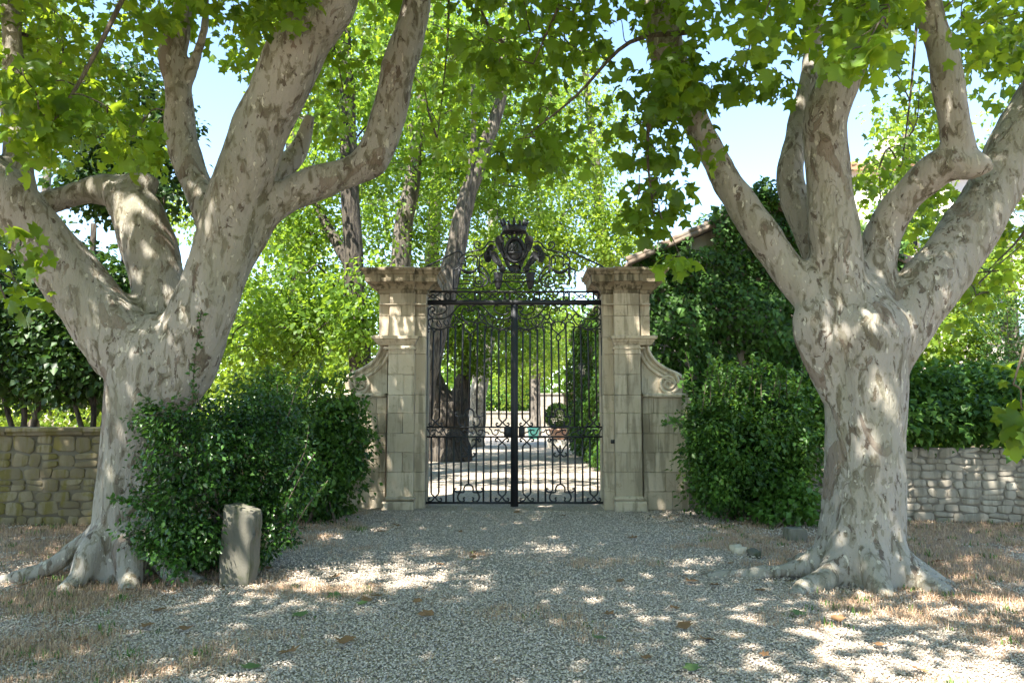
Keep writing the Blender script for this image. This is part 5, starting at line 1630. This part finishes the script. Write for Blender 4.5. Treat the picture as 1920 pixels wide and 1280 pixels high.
for q, (px, py, w_, h_) in enumerate(((1492, 1012, 34, 22), (1385, 1035, 22, 12), (1415, 1040, 16, 9))):
    g = ground(px, py); k = m_per_px(px, py, g.y)
    o = rock('boulder', ['mossy boulder half buried beside the root of the stub plane', 'small ochre rock lying beyond the long root', 'little grey rock lying at the tip of the long root'][q], 'rock', (-w_ * k * .5, w_ * k * .5, -.12, .12, -.05, h_ * k), 7 + q, M['marker_stone'] if q != 1 else M['limestone'], 2, .03)
    o.location = (g.x, g.y, 0)

# ------------------------------------------------------------------ gravel, dry grass, weeds, fallen leaves
rng = np.random.default_rng(77); random.seed(77)
def gravel(name, n, ya, yb, wide, s0, s1):
    y = ya + (yb - ya) * rng.random(n)
    x = (rng.random(n) * 2 - 1) * (y * .72 + wide)
    edge = np.array([min(1, max(0, (abs(a - .2) - 1.9) / 2.3)) * .42 + .5 * mnoise.fractal((a * .9, b * .9, 0), 1, 2, 3) for a, b in zip(x.tolist(), y.tolist())])
    keep = edge + rng.random(n) * .25 < .44
    x, y = x[keep], y[keep]; n = len(x)
    S = s0 + (s1 - s0) * rng.random(n)
    base = np.array([(1, 0, 0), (0, 1, 0), (-1, 0, 0), (0, -1, 0), (0, 0, .5), (0, 0, -.5)], dtype=float)
    Vv = base[None] * (1 + .7 * (rng.random((n, 6, 1)) - .5)) + .22 * (rng.random((n, 6, 3)) - .5)
    a = rng.random(n) * 6.283; ca, sa = np.cos(a), np.sin(a)
    tilt = rng.normal(size=(n, 2)) * .35
    X = Vv[:, :, 0] * ca[:, None] - Vv[:, :, 1] * sa[:, None]; Yv = Vv[:, :, 0] * sa[:, None] + Vv[:, :, 1] * ca[:, None]; Zv = Vv[:, :, 2] + X * tilt[:, :1] + Yv * tilt[:, 1:]
    V = np.stack([X * 1.0, Yv * .8, Zv], 2) * S[:, None, None]
    V[:, :, 0] += x[:, None]; V[:, :, 1] += y[:, None]
    V[:, :, 2] += (S * .25 + rng.random(n) * .006)[:, None]
    f = np.array([(0, 1, 4), (1, 2, 4), (2, 3, 4), (3, 0, 4), (1, 0, 5), (2, 1, 5), (3, 2, 5), (0, 3, 5)])
    Fc = (f[None] + (np.arange(n) * 6)[:, None, None]).reshape(-1, 3)
    tint = np.repeat(np.clip(rng.normal(.52, .19, n), 0, 1), 6)
    link(name, np_mesh(name, V.reshape(-1, 3), Fc, M['pebble'], tint=tint), label='loose grey gravel spread over the drive', cat='gravel', kind='stuff')
gravel('gravel', 78000, 4.0, 7.2, .4, .005, .0125)
gravel('gravel', 52000, 7.2, 12.6, .3, .007, .015)

def blades(name, label, n_tuft, per, hgt, mat, sampler, wid=.004, lean=.7, tfun=None):
    C = []; 
    for _ in range(n_tuft):
        x, y, s = sampler()
        m = int(per * random.uniform(.5, 1.5))
        for _ in range(m):
            C.append((x + random.gauss(0, .05) * s, y + random.gauss(0, .05) * s, s))
    C = np.array(C); n = len(C)
    a = rng.random(n) * 6.283
    h = hgt * (.4 + .9 * rng.random(n)) * C[:, 2]
    l = lean * rng.random(n)
    dx, dy = np.cos(a), np.sin(a)
    b0 = np.stack([C[:, 0], C[:, 1], np.full(n, -.005)], 1)
    side = np.stack([-dy, dx, np.zeros(n)], 1) * wid
    mid = b0 + np.stack([dx * h * l * .35, dy * h * l * .35, h * .6], 1)
    tip = b0 + np.stack([dx * h * l * 1.1, dy * h * l * 1.1, h * (1 - .45 * l)], 1)
    V = np.stack([b0 - side, b0 + side, mid + side * .7, mid - side * .7, tip], 1).reshape(-1, 3)
    k = (np.arange(n) * 5)[:, None]
    Q = np.array([[0, 1, 2, 3]]) + k; T = np.array([[3, 2, 4]]) + k
    ti = np.repeat(np.clip(rng.random(n) if tfun is None else tfun(n), 0, 1), 5)
    link(name, np_mesh(name, V, [Q, T], mat, tint=ti), label=label, cat='grass', kind='stuff')

def side_sampler():
    while True:
        y = random.uniform(4.2, 12.3); x = random.uniform(-1, 1) * (y * .72 + .3)
        e = min(1, max(0, (abs(x - .2) - 1.4) / 2.3)) * .42 + .5 * mnoise.fractal((x * .9, y * .9, 0), 1, 2, 3)
        if e + random.random() * .2 > .40: return x, y, random.uniform(.5, 1.3)
blades('dry_grass', 'thin straw coloured dry grass at the edges of the drive', 7600, 13, .06, M['straw'], side_sampler, .0022, 1.5, lambda n: np.clip(rng.normal(.5, .22, n), 0, 1))
def mid_sampler():
    y = random.uniform(4.4, 12.4); return random.uniform(-1, 1) * y * .6, y, random.uniform(.5, 1.1)
blades('dry_grass', 'sparse dry straw lying about on the gravel', 420, 12, .045, M['straw'], mid_sampler, .002, 1.8, lambda n: np.clip(rng.normal(.55, .2, n), 0, .9))
def weed_sampler():
    x, y, s = side_sampler(); return x, y, s
blades('weeds', 'small green weeds growing in the dry verge', 230, 12, .06, M['weed'], weed_sampler, .006, 1.1)
def left_sampler():
    p = ground(random.uniform(-40, 300), random.uniform(1090, 1290)); return p.x, p.y, random.uniform(.6, 1.3)
blades('weeds', 'green grass tufts in the verge by the arching plane', 34, 9, .08, M['weed'], left_sampler, .003, 1.2)

tv, tf = PLANE_FINE
curl = tv.copy(); curl[:, 2] = .22 * np.abs(tv[:, 0]) + .18 * (tv[:, 1] - .4) ** 2 + .05 * np.sin(tv[:, 0] * 7)
dry_m = np_mesh('fallen_leaf', curl, tf, M['dry_leaf']); grn_m = np_mesh('fallen_leaf', curl * np.array([1, 1, .5]), tf, M['green_fallen'])
spots = [(562, 1152), (1050, 968), (975, 962), (700, 1120), (620, 1085), (1330, 1100), (1500, 1150), (860, 1000), (1180, 1010), (1270, 980), (1700, 1100), (1760, 1090), (1840, 1120), (300, 1150), (350, 1180), (250, 1110)]
for q in range(46):
    spots.append((random.uniform(30, 1900), random.uniform(985, 1270)))
for q, (px, py) in enumerate(spots):
    g = ground(px, py)
    gr = q % 6 == 0
    o = bpy.data.objects.new('fallen_leaf', grn_m if gr else dry_m)
    COL.objects.link(o)
    s_ = random.uniform(.07, .13)
    o.location = (g.x, g.y, .022); o.scale = (s_, s_, s_)
    o.rotation_euler = (random.uniform(-.2, .2), random.uniform(-.2, .2), random.uniform(0, 6.28))
    o['label'] = 'green fallen plane leaf lying on the drive' if gr else 'dry brown curled plane leaf lying on the drive'
    o['category'] = 'leaf'; o['group'] = 'green leaves fallen on the drive' if gr else 'dry leaves fallen on the drive'
